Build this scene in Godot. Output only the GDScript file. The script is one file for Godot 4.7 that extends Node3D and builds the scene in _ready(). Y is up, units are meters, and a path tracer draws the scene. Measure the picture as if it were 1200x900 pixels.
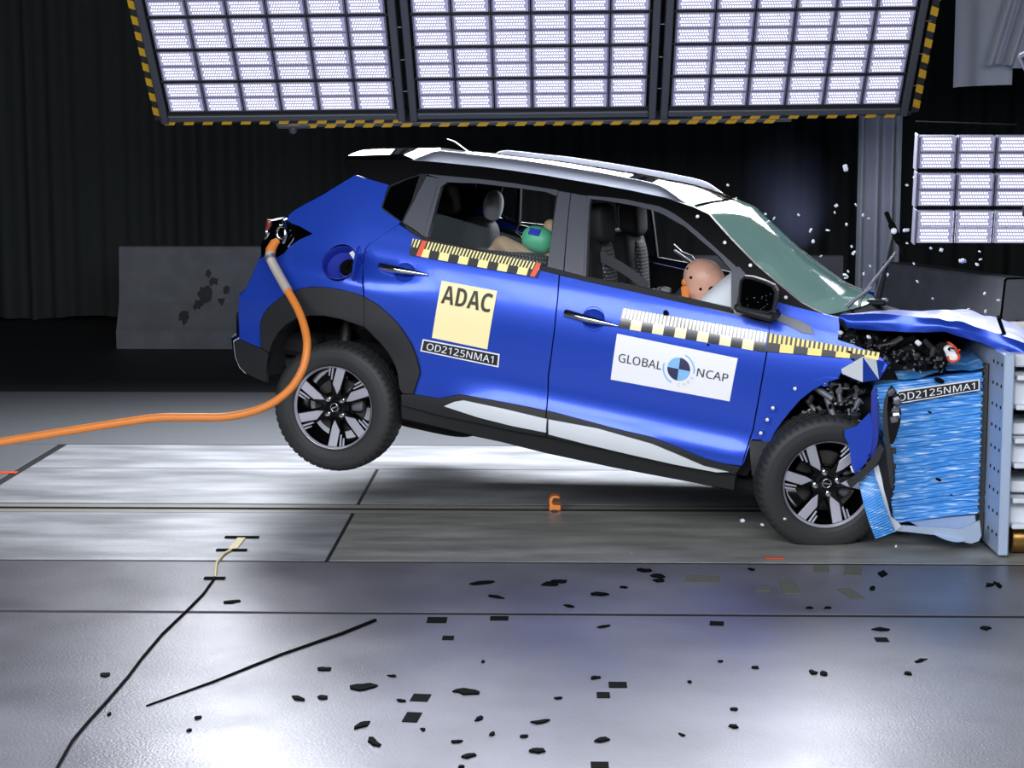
extends Node3D
# outlines and places of the car in metres, in the car's own axes (x forward, y up, z towards its driver's side); G is in the room's axes
var S := {
	"rear_door": PackedVector2Array([Vector2(-1.071,1.125),Vector2(-0.912,1.076),Vector2(-0.644,1.055),Vector2(-0.426,1.042),Vector2(-0.232,1.03),Vector2(-0.214,0.921),Vector2(-0.201,0.761),Vector2(-0.199,0.637),Vector2(-0.2,0.55),Vector2(-0.178,0.39),Vector2(-0.348,0.389),Vector2(-0.52,0.386),Vector2(-0.611,0.383),Vector2(-0.711,0.342),Vector2(-0.848,0.336),Vector2(-0.828,0.446),Vector2(-0.843,0.489),Vector2(-0.861,0.528),Vector2(-0.894,0.581),Vector2(-0.933,0.629),Vector2(-0.972,0.669),Vector2(-1.019,0.702),Vector2(-1.08,0.738),Vector2(-1.149,0.763),Vector2(-1.166,0.835),Vector2(-1.193,0.903),Vector2(-1.206,0.966),Vector2(-1.201,0.992),Vector2(-1.191,1.01)]),
	"quarter_panel": PackedVector2Array([Vector2(-1.36,1.318),Vector2(-1.293,1.312),Vector2(-1.172,1.301),Vector2(-1.177,1.256),Vector2(-1.178,1.186),Vector2(-1.137,1.168),Vector2(-1.062,1.139),Vector2(-1.071,1.125),Vector2(-1.13,1.066),Vector2(-1.194,1.005),Vector2(-1.205,0.987),Vector2(-1.206,0.95),Vector2(-1.183,0.872),Vector2(-1.154,0.766),Vector2(-1.149,0.763),Vector2(-1.208,0.773),Vector2(-1.276,0.776),Vector2(-1.349,0.773),Vector2(-1.423,0.763),Vector2(-1.487,0.742),Vector2(-1.546,0.71),Vector2(-1.592,0.679),Vector2(-1.633,0.641),Vector2(-1.668,0.608),Vector2(-1.694,0.571),Vector2(-1.71,0.536),Vector2(-1.715,0.509),Vector2(-1.709,0.448),Vector2(-1.695,0.395),Vector2(-1.769,0.4),Vector2(-1.846,0.409),Vector2(-1.862,0.516),Vector2(-1.861,0.627),Vector2(-1.824,0.661),Vector2(-1.808,0.699),Vector2(-1.789,0.751),Vector2(-1.766,0.832),Vector2(-1.75,0.848),Vector2(-1.71,0.86),Vector2(-1.671,0.855),Vector2(-1.632,0.886),Vector2(-1.606,0.933),Vector2(-1.561,0.97),Vector2(-1.502,1.006),Vector2(-1.578,1.026),Vector2(-1.637,1.032),Vector2(-1.663,1.044),Vector2(-1.665,1.069),Vector2(-1.638,1.099),Vector2(-1.495,1.204)]),
	"front_door": PackedVector2Array([Vector2(-0.227,1.028),Vector2(-0.096,1.025),Vector2(0.125,1.021),Vector2(0.373,1.01),Vector2(0.606,0.997),Vector2(0.667,0.993),Vector2(0.789,0.984),Vector2(0.797,0.907),Vector2(0.8,0.833),Vector2(0.801,0.67),Vector2(0.799,0.496),Vector2(0.788,0.406),Vector2(0.781,0.321),Vector2(0.706,0.314),Vector2(0.612,0.319),Vector2(0.477,0.348),Vector2(0.346,0.368),Vector2(0.163,0.373),Vector2(-0.007,0.383),Vector2(-0.174,0.391),Vector2(-0.195,0.55),Vector2(-0.195,0.638),Vector2(-0.197,0.762),Vector2(-0.21,0.921)]),
	"front_fender": PackedVector2Array([Vector2(0.786,0.995),Vector2(0.79,1.046),Vector2(0.804,1.088),Vector2(0.877,1.081),Vector2(0.957,1.076),Vector2(1.087,1.068),Vector2(1.101,1.024),Vector2(1.104,0.972),Vector2(1.176,0.962),Vector2(1.256,0.945),Vector2(1.313,0.925),Vector2(1.341,0.899),Vector2(1.333,0.867),Vector2(1.285,0.838),Vector2(1.232,0.872),Vector2(1.194,0.872),Vector2(1.154,0.842),Vector2(1.138,0.803),Vector2(1.088,0.782),Vector2(1.037,0.753),Vector2(0.986,0.699),Vector2(0.947,0.636),Vector2(0.915,0.569),Vector2(0.891,0.504),Vector2(0.874,0.46),Vector2(0.804,0.449),Vector2(0.792,0.348),Vector2(0.785,0.322),Vector2(0.783,0.33),Vector2(0.792,0.407),Vector2(0.803,0.496),Vector2(0.805,0.671),Vector2(0.804,0.834),Vector2(0.801,0.908)]),
	"fender_flange": PackedVector2Array([Vector2(1.146,0.805),Vector2(1.09,0.775),Vector2(1.041,0.734),Vector2(0.991,0.677),Vector2(0.952,0.609),Vector2(0.92,0.547),Vector2(0.9,0.499),Vector2(0.889,0.452),Vector2(0.852,0.452),Vector2(0.866,0.511),Vector2(0.892,0.589),Vector2(0.929,0.669),Vector2(0.974,0.725),Vector2(1.032,0.772),Vector2(1.085,0.798)]),
	"fender_end_trim": PackedVector2Array([Vector2(0.794,0.445),Vector2(0.884,0.46),Vector2(0.882,0.408),Vector2(0.871,0.337),Vector2(0.863,0.281),Vector2(0.835,0.288),Vector2(0.824,0.336)]),
	"rear_bumper_lower": PackedVector2Array([Vector2(-1.846,0.409),Vector2(-1.769,0.4),Vector2(-1.695,0.395),Vector2(-1.645,0.384),Vector2(-1.646,0.31),Vector2(-1.648,0.228),Vector2(-1.714,0.235),Vector2(-1.783,0.245),Vector2(-1.824,0.267),Vector2(-1.856,0.313),Vector2(-1.879,0.388)]),
	"arch_cladding_rear": PackedVector2Array([Vector2(-1.141,0.766),Vector2(-1.201,0.776),Vector2(-1.268,0.778),Vector2(-1.341,0.776),Vector2(-1.414,0.766),Vector2(-1.478,0.746),Vector2(-1.537,0.713),Vector2(-1.583,0.683),Vector2(-1.623,0.645),Vector2(-1.658,0.611),Vector2(-1.683,0.575),Vector2(-1.699,0.541),Vector2(-1.704,0.513),Vector2(-1.699,0.453),Vector2(-1.685,0.399),Vector2(-1.635,0.389),Vector2(-1.618,0.449),Vector2(-1.587,0.504),Vector2(-1.542,0.553),Vector2(-1.483,0.596),Vector2(-1.412,0.623),Vector2(-1.333,0.638),Vector2(-1.242,0.638),Vector2(-1.152,0.626),Vector2(-1.121,0.623)]),
	"arch_cladding_door": PackedVector2Array([Vector2(-1.121,0.623),Vector2(-1.141,0.766),Vector2(-1.072,0.741),Vector2(-1.012,0.705),Vector2(-0.966,0.672),Vector2(-0.927,0.632),Vector2(-0.887,0.585),Vector2(-0.855,0.531),Vector2(-0.836,0.493),Vector2(-0.821,0.449),Vector2(-0.841,0.34),Vector2(-0.893,0.333),Vector2(-0.914,0.355),Vector2(-0.932,0.424),Vector2(-0.952,0.466),Vector2(-0.987,0.511),Vector2(-1.03,0.554),Vector2(-1.084,0.596)]),
	"door_cladding_rear": PackedVector2Array([Vector2(-0.844,0.338),Vector2(-0.707,0.344),Vector2(-0.608,0.385),Vector2(-0.518,0.388),Vector2(-0.346,0.391),Vector2(-0.175,0.392),Vector2(-0.157,0.266),Vector2(-0.328,0.26),Vector2(-0.501,0.262),Vector2(-0.677,0.259),Vector2(-0.896,0.271),Vector2(-0.905,0.326)]),
	"door_cladding_front": PackedVector2Array([Vector2(-0.171,0.393),Vector2(-0.005,0.385),Vector2(0.165,0.375),Vector2(0.348,0.369),Vector2(0.479,0.35),Vector2(0.614,0.321),Vector2(0.707,0.316),Vector2(0.779,0.318),Vector2(0.761,0.276),Vector2(0.511,0.264),Vector2(0.18,0.265),Vector2(0.013,0.263),Vector2(-0.153,0.267)]),
	"insert_rear": PackedVector2Array([Vector2(-0.677,0.313),Vector2(-0.63,0.344),Vector2(-0.584,0.361),Vector2(-0.38,0.361),Vector2(-0.161,0.355),Vector2(-0.157,0.289),Vector2(-0.327,0.287),Vector2(-0.501,0.294)]),
	"insert_front": PackedVector2Array([Vector2(-0.152,0.355),Vector2(0.086,0.36),Vector2(0.355,0.341),Vector2(0.486,0.315),Vector2(0.611,0.287),Vector2(0.729,0.283),Vector2(0.674,0.269),Vector2(0.471,0.264),Vector2(0.265,0.267),Vector2(0.056,0.273),Vector2(-0.143,0.283)]),
	"sill": PackedVector2Array([Vector2(-0.913,0.32),Vector2(-0.905,0.265),Vector2(-0.686,0.254),Vector2(-0.509,0.256),Vector2(-0.335,0.254),Vector2(-0.164,0.26),Vector2(0.175,0.259),Vector2(0.506,0.258),Vector2(0.757,0.271),Vector2(0.757,0.192),Vector2(0.513,0.184),Vector2(0.181,0.176),Vector2(-0.159,0.176),Vector2(-0.507,0.19),Vector2(-0.901,0.199)]),
	"c_trim": PackedVector2Array([Vector2(-0.998,1.372),Vector2(-0.931,1.371),Vector2(-0.929,1.264),Vector2(-0.932,1.169),Vector2(-0.93,1.092),Vector2(-0.992,1.118),Vector2(-1.051,1.137),Vector2(-1.027,1.24)]),
	"b_trim_rear": PackedVector2Array([Vector2(-0.338,1.408),Vector2(-0.275,1.408),Vector2(-0.244,1.228),Vector2(-0.213,1.051),Vector2(-0.296,1.057),Vector2(-0.315,1.224)]),
	"b_trim_front": PackedVector2Array([Vector2(-0.273,1.408),Vector2(-0.194,1.407),Vector2(-0.151,1.228),Vector2(-0.11,1.043),Vector2(-0.21,1.051),Vector2(-0.242,1.228)]),
	"belt_trim_rear": PackedVector2Array([Vector2(-1.05,1.137),Vector2(-0.99,1.114),Vector2(-0.917,1.09),Vector2(-0.647,1.075),Vector2(-0.472,1.065),Vector2(-0.292,1.058),Vector2(-0.214,1.051),Vector2(-0.213,1.031),Vector2(-0.466,1.041),Vector2(-0.641,1.054),Vector2(-0.912,1.07),Vector2(-1.004,1.1)]),
	"belt_trim_front": PackedVector2Array([Vector2(-0.214,1.051),Vector2(-0.111,1.043),Vector2(-0.087,1.046),Vector2(0.121,1.044),Vector2(0.369,1.033),Vector2(0.602,1.024),Vector2(0.615,1.001),Vector2(0.375,1.009),Vector2(0.128,1.018),Vector2(-0.094,1.024),Vector2(-0.213,1.031)]),
	"upper_band": PackedVector2Array([Vector2(-1.101,1.433),Vector2(-0.936,1.445),Vector2(-0.764,1.456),Vector2(-0.592,1.463),Vector2(-0.42,1.466),Vector2(-0.291,1.466),Vector2(-0.164,1.466),Vector2(-0.003,1.464),Vector2(0.175,1.457),Vector2(0.308,1.439),Vector2(0.393,1.418),Vector2(0.523,1.326),Vector2(0.663,1.233),Vector2(0.787,1.165),Vector2(0.908,1.101),Vector2(0.963,1.084),Vector2(1.029,1.067),Vector2(0.958,1.072),Vector2(0.878,1.079),Vector2(0.805,1.087),Vector2(0.752,1.108),Vector2(0.683,1.147),Vector2(0.622,1.186),Vector2(0.551,1.229),Vector2(0.462,1.28),Vector2(0.361,1.338),Vector2(0.309,1.365),Vector2(0.253,1.389),Vector2(0.203,1.406),Vector2(0.15,1.417),Vector2(0.07,1.42),Vector2(-0.011,1.423),Vector2(-0.106,1.418),Vector2(-0.2,1.41),Vector2(-0.35,1.412),Vector2(-0.573,1.408),Vector2(-0.744,1.401),Vector2(-1.003,1.382),Vector2(-1.036,1.375),Vector2(-1.101,1.343),Vector2(-1.168,1.299),Vector2(-1.294,1.314),Vector2(-1.361,1.32),Vector2(-1.412,1.331),Vector2(-1.438,1.352),Vector2(-1.438,1.377)]),
	"frame_front": PackedVector2Array([Vector2(-0.195,1.409),Vector2(-0.104,1.416),Vector2(-0.009,1.421),Vector2(0.071,1.418),Vector2(0.151,1.416),Vector2(0.204,1.405),Vector2(0.254,1.387),Vector2(0.311,1.361),Vector2(0.363,1.334),Vector2(0.463,1.277),Vector2(0.553,1.225),Vector2(0.623,1.183),Vector2(0.685,1.143),Vector2(0.753,1.105),Vector2(0.777,1.09),Vector2(0.608,1.044),Vector2(0.601,1.024),Vector2(0.562,1.188),Vector2(0.492,1.242),Vector2(0.37,1.308),Vector2(0.303,1.344),Vector2(0.24,1.365),Vector2(0.19,1.382),Vector2(0.137,1.393),Vector2(0.052,1.399),Vector2(-0.032,1.4),Vector2(-0.12,1.399),Vector2(-0.174,1.396),Vector2(-0.172,1.368),Vector2(-0.13,1.175),Vector2(-0.102,1.044),Vector2(-0.11,1.043),Vector2(-0.152,1.228)]),
	"frame_rear": PackedVector2Array([Vector2(-1.001,1.38),Vector2(-0.743,1.399),Vector2(-0.571,1.407),Vector2(-0.349,1.41),Vector2(-0.339,1.408),Vector2(-0.338,1.382),Vector2(-0.395,1.393),Vector2(-0.565,1.387),Vector2(-0.736,1.378),Vector2(-0.888,1.359),Vector2(-0.911,1.333),Vector2(-0.911,1.246),Vector2(-0.91,1.087),Vector2(-0.931,1.091),Vector2(-0.933,1.169),Vector2(-0.929,1.264),Vector2(-0.932,1.371)]),
	"quarter_glass": PackedVector2Array([Vector2(-1.036,1.368),Vector2(-1.096,1.336),Vector2(-1.163,1.292),Vector2(-1.171,1.245),Vector2(-1.173,1.191),Vector2(-1.126,1.169),Vector2(-1.06,1.141),Vector2(-1.04,1.241)]),
	"quarter_rubber": PackedVector2Array([Vector2(-1.039,1.374),Vector2(-1.104,1.343),Vector2(-1.17,1.297),Vector2(-1.177,1.248),Vector2(-1.181,1.185),Vector2(-1.14,1.167),Vector2(-1.055,1.136),Vector2(-1.048,1.157),Vector2(-1.032,1.239),Vector2(-1.002,1.372),Vector2(-1.006,1.381)]),
	"rear_glass": PackedVector2Array([Vector2(-0.9,1.207),Vector2(-0.684,1.186),Vector2(-0.329,1.148),Vector2(-0.301,1.055),Vector2(-0.478,1.063),Vector2(-0.653,1.073),Vector2(-0.919,1.087)]),
	"fender_vent": PackedVector2Array([Vector2(0.799,1.028),Vector2(0.828,1.039),Vector2(0.926,1.024),Vector2(0.972,1.01),Vector2(0.996,0.976),Vector2(0.941,0.973),Vector2(0.878,0.993),Vector2(0.803,1.01)]),
	"mirror_sail": PackedVector2Array([Vector2(0.563,1.188),Vector2(0.593,1.213),Vector2(0.689,1.144),Vector2(0.781,1.091),Vector2(0.806,1.018),Vector2(0.79,1),Vector2(0.697,1.006),Vector2(0.602,1.02)]),
	"blue_scrap": PackedVector2Array([Vector2(1.213,0.584),Vector2(1.26,0.609),Vector2(1.307,0.683),Vector2(1.337,0.624),Vector2(1.344,0.546),Vector2(1.344,0.503),Vector2(1.317,0.462),Vector2(1.293,0.406),Vector2(1.273,0.433),Vector2(1.243,0.523),Vector2(1.22,0.554)]),
	"blue_facet": PackedVector2Array([Vector2(1.274,0.433),Vector2(1.307,0.462),Vector2(1.347,0.497),Vector2(1.326,0.442),Vector2(1.296,0.396)]),
	"dark_strip": PackedVector2Array([Vector2(1.298,0.773),Vector2(1.306,0.813),Vector2(1.325,0.758),Vector2(1.342,0.699),Vector2(1.357,0.627),Vector2(1.366,0.569),Vector2(1.366,0.526),Vector2(1.361,0.482),Vector2(1.348,0.479),Vector2(1.333,0.583),Vector2(1.316,0.666)]),
	"lamp_pod": PackedVector2Array([Vector2(1.381,0.826),Vector2(1.401,0.809),Vector2(1.422,0.778),Vector2(1.434,0.753),Vector2(1.447,0.705),Vector2(1.45,0.667),Vector2(1.447,0.631),Vector2(1.444,0.599),Vector2(1.437,0.57),Vector2(1.424,0.564),Vector2(1.399,0.641),Vector2(1.383,0.697),Vector2(1.374,0.773)]),
	"pod_bezel": PackedVector2Array([Vector2(1.382,0.831),Vector2(1.377,0.788),Vector2(1.384,0.719),Vector2(1.402,0.645),Vector2(1.425,0.571),Vector2(1.453,0.479),Vector2(1.476,0.381),Vector2(1.464,0.374),Vector2(1.431,0.474),Vector2(1.395,0.601),Vector2(1.37,0.686),Vector2(1.364,0.758),Vector2(1.37,0.806)]),
	"pod_leg": PackedVector2Array([Vector2(1.431,0.551),Vector2(1.453,0.555),Vector2(1.458,0.529),Vector2(1.443,0.526),Vector2(1.455,0.485),Vector2(1.467,0.48),Vector2(1.47,0.461),Vector2(1.456,0.458),Vector2(1.442,0.494)]),
	"lower_arm": PackedVector2Array([Vector2(1.269,0.369),Vector2(1.304,0.408),Vector2(1.338,0.45),Vector2(1.365,0.51),Vector2(1.382,0.565),Vector2(1.404,0.545),Vector2(1.392,0.488),Vector2(1.364,0.432),Vector2(1.327,0.385),Vector2(1.294,0.338)]),
	"white_sheet": PackedVector2Array([Vector2(1.372,0.439),Vector2(1.388,0.458),Vector2(1.413,0.403),Vector2(1.434,0.347),Vector2(1.459,0.291),Vector2(1.484,0.229),Vector2(1.518,0.211),Vector2(1.536,0.193),Vector2(1.51,0.158),Vector2(1.484,0.204),Vector2(1.447,0.272),Vector2(1.412,0.343)]),
	"curl": PackedVector2Array([Vector2(1.509,0.164),Vector2(1.534,0.195),Vector2(1.605,0.205),Vector2(1.697,0.22),Vector2(1.79,0.229),Vector2(1.866,0.286),Vector2(1.886,0.214),Vector2(1.88,0.187),Vector2(1.849,0.168),Vector2(1.781,0.172),Vector2(1.685,0.179),Vector2(1.591,0.172)]),
	"mirror_outline": PackedVector2Array([Vector2(0.652,1.127),Vector2(0.649,1.176),Vector2(0.663,1.198),Vector2(0.701,1.201),Vector2(0.761,1.193),Vector2(0.802,1.181),Vector2(0.821,1.157),Vector2(0.825,1.112),Vector2(0.823,1.069),Vector2(0.801,1.053),Vector2(0.72,1.05),Vector2(0.673,1.053),Vector2(0.657,1.077)]),
}
var D := {
	"adac": PackedVector2Array([Vector2(-0.789,0.904),Vector2(-0.507,0.905),Vector2(-0.511,0.622),Vector2(-0.791,0.626)]),
	"plate": PackedVector2Array([Vector2(-0.834,0.612),Vector2(-0.447,0.611),Vector2(-0.445,0.546),Vector2(-0.839,0.552)]),
	"ncap": PackedVector2Array([Vector2(0.101,0.814),Vector2(0.677,0.807),Vector2(0.673,0.603),Vector2(0.105,0.595)]),
	"tape_rear": PackedVector2Array([Vector2(-0.976,1.074),Vector2(-0.326,1.068),Vector2(-0.331,1.001),Vector2(-0.975,0.997)]),
	"tape_front": PackedVector2Array([Vector2(0.105,0.935),Vector2(0.786,0.947),Vector2(0.792,0.856),Vector2(0.103,0.842)]),
	"tape_fender": PackedVector2Array([Vector2(0.791,0.946),Vector2(1.298,0.95),Vector2(1.298,0.914),Vector2(0.796,0.863)]),
	"handle_rear": PackedVector2Array([Vector2(-1.105,0.919),Vector2(-0.864,0.92)]),
	"handle_front": PackedVector2Array([Vector2(-0.159,0.864),Vector2(0.101,0.851)]),
	"cup_rear": PackedVector2Array([Vector2(-0.98,0.911)]),
	"cup_front": PackedVector2Array([Vector2(-0.024,0.859)]),
	"filler": PackedVector2Array([Vector2(-1.313,0.899),Vector2(-1.275,0.879)]),
	"filler_door": PackedVector2Array([Vector2(-1.228,0.992),Vector2(-1.176,0.846)]),
	"lamp": PackedVector2Array([Vector2(-1.758,0.855),Vector2(-1.779,0.897),Vector2(-1.779,1.017),Vector2(-1.709,1.038),Vector2(-1.657,1.045),Vector2(-1.615,1.028),Vector2(-1.548,1.01),Vector2(-1.502,1.006),Vector2(-1.561,0.97),Vector2(-1.605,0.929),Vector2(-1.64,0.881),Vector2(-1.68,0.853),Vector2(-1.726,0.857)]),
	"dots": PackedVector2Array([Vector2(0.346,1.399),Vector2(0.501,1.305),Vector2(0.642,1.225),Vector2(0.834,1.113)]),
	"flange_holes": PackedVector2Array([Vector2(0.875,0.614),Vector2(0.859,0.555),Vector2(0.84,0.488),Vector2(0.958,0.721),Vector2(1.083,0.774)]),
	"rear_edge": PackedVector2Array([Vector2(-1.444,1.393),Vector2(-1.458,1.378),Vector2(-1.438,1.352),Vector2(-1.412,1.331),Vector2(-1.36,1.318),Vector2(-1.496,1.208),Vector2(-1.638,1.099),Vector2(-1.665,1.069),Vector2(-1.71,1.04),Vector2(-1.779,1.017),Vector2(-1.779,0.897),Vector2(-1.758,0.855),Vector2(-1.766,0.832),Vector2(-1.789,0.751),Vector2(-1.808,0.699),Vector2(-1.824,0.661),Vector2(-1.861,0.627),Vector2(-1.862,0.516),Vector2(-1.846,0.409),Vector2(-1.879,0.388),Vector2(-1.856,0.313),Vector2(-1.824,0.267),Vector2(-1.783,0.245)]),
	"spoiler": PackedVector2Array([Vector2(-1.446,1.399),Vector2(-1.459,1.382),Vector2(-1.438,1.352),Vector2(-1.412,1.331),Vector2(-1.361,1.32),Vector2(-1.172,1.301),Vector2(-1.036,1.375),Vector2(-1.093,1.434),Vector2(-1.163,1.452)]),
}
var P := {
	"roof_r": Vector3(-1.12,1.432,0.585),
	"roof_1": Vector3(-0.864,1.448,0.585),
	"roof_2": Vector3(-0.602,1.461,0.585),
	"roof_3": Vector3(-0.428,1.464,0.585),
	"roof_4": Vector3(-0.171,1.465,0.585),
	"roof_5": Vector3(0.041,1.459,0.585),
	"roof_6": Vector3(0.299,1.436,0.585),
	"rail_a": Vector3(-1.122,1.444,0.56),
	"rail_b": Vector3(-0.968,1.489,0.56),
	"rail_c": Vector3(-0.618,1.514,0.56),
	"rail_d": Vector3(-0.186,1.515,0.56),
	"rail_e": Vector3(0.155,1.497,0.56),
	"rail_f": Vector3(0.282,1.445,0.57),
	"sky_a": Vector3(-1.159,1.467,0),
	"sky_b": Vector3(-0.696,1.51,0),
	"sky_c": Vector3(-0.252,1.511,0),
	"sky_d": Vector3(0.138,1.49,-0.3),
	"sky_e": Vector3(0.357,1.411,-0.45),
	"fin": Vector3(-1.172,1.461,0),
	"ws_top": Vector3(0.297,1.436,0.575),
	"ws_1": Vector3(0.382,1.414,0.59),
	"ws_2": Vector3(0.652,1.226,0.66),
	"ws_3": Vector3(0.899,1.094,0.71),
	"ws_bot": Vector3(1.022,1.061,0.73),
	"ws_far_t": Vector3(0.404,1.381,-0.5),
	"ws_far_m": Vector3(0.758,1.19,-0.55),
	"ws_far_b": Vector3(1.042,0.987,-0.6),
	"hood_n0": Vector3(1.087,1.079,0.74),
	"hood_n1": Vector3(1.282,1.115,0.74),
	"hood_n2": Vector3(1.411,1.127,0.74),
	"hood_n3": Vector3(1.527,1.137,0.74),
	"hood_n4": Vector3(1.695,1.104,0.72),
	"hood_n5": Vector3(1.833,1.047,0.7),
	"hood_l0": Vector3(1.13,1.026,0.76),
	"hood_l1": Vector3(1.234,1.033,0.76),
	"hood_l2": Vector3(1.365,1.05,0.76),
	"hood_l3": Vector3(1.556,1.085,0.75),
	"hood_l4": Vector3(1.71,1.065,0.73),
	"hood_l5": Vector3(1.835,1.038,0.705),
	"hood_s0": Vector3(1.211,1.115,0),
	"hood_s1": Vector3(1.351,1.128,0),
	"hood_s2": Vector3(1.608,1.122,0),
	"hood_s3": Vector3(1.757,1.107,0),
	"hood_s4": Vector3(1.884,1.1,0),
	"head": Vector3(0.366,1.078,0.36),
	"headr": Vector3(0.485,1.099,0.36),
	"chin": Vector3(0.299,1.049,0.36),
	"airbag_tl": Vector3(0.505,1.151,0.4),
	"airbag_bl": Vector3(0.361,0.983,0.4),
	"seat_head_near": Vector3(-0.168,1.255,0.38),
	"seat_back_near": Vector3(-0.176,1.041,0.38),
	"seat_head_far": Vector3(-0.174,1.238,-0.36),
	"seat_far_bot": Vector3(-0.114,0.937,-0.36),
	"belt_a": Vector3(-0.181,1.128,0.5),
	"belt_b": Vector3(0.122,1.004,0.42),
	"rear_green": Vector3(-0.459,1.139,0.42),
	"rear_tan": Vector3(-0.422,1.199,0.38),
	"rear_arm_a": Vector3(-0.643,1.091,0.45),
	"rear_arm_b": Vector3(-0.572,1.054,0.47),
	"rear_far": Vector3(-1.014,1.195,-0.45),
	"wire_a": Vector3(-0.616,1.141,0.3),
	"wire_b": Vector3(-0.606,1.194,0.3),
	"wire_c": Vector3(-0.442,1.209,0.3),
	"mirror_c": Vector3(0.737,1.111,1),
	"mirror_tl": Vector3(0.666,1.203,1),
	"mirror_tr": Vector3(0.819,1.172,1),
	"mirror_br": Vector3(0.819,1.06,1),
	"mirror_bl": Vector3(0.656,1.061,1),
	"hook": Vector3(-1.666,0.995,0.8),
	"clip": Vector3(-1.671,0.869,0.84),
	"wip_a0": Vector3(1.079,1.048,0.1),
	"wip_a1": Vector3(1.23,1.353,0.1),
	"wip_b0": Vector3(1.056,1.057,0.45),
	"wip_b1": Vector3(1.175,1.193,0.4),
	"wip_c0": Vector3(1.177,1.092,0),
	"wip_c1": Vector3(1.189,1.302,0),
	"wip_d0": Vector3(1.138,1.534,0),
	"wip_d1": Vector3(1.264,1.345,0),
	"fw": Vector3(1.154,0.32,0.87),
	"fold": Vector3(1.237,0.855,0.85),
	"dash": Vector3(0.154,1.045,0),
	"pass_dummy": Vector3(0.18,1.044,-0.36),
	"fold_a": Vector3(1.144,0.845,0.84),
	"fold_b": Vector3(1.234,0.926,0.9),
	"fold_c": Vector3(1.292,0.918,0.86),
	"fold_d": Vector3(1.349,0.91,0.8),
	"fold_e": Vector3(1.317,0.829,0.83),
	"fold_f": Vector3(1.255,0.815,0.91),
	"fold_g": Vector3(1.153,0.826,0.845),
	"fold_h": Vector3(1.207,0.804,0.84),
	"strip_tl": Vector3(1.316,0.372,0.9),
	"strip_tr": Vector3(1.37,0.434,0.9),
	"strip_bl": Vector3(1.437,0.127,0.9),
	"strip_br": Vector3(1.515,0.172,0.9),
}
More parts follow.
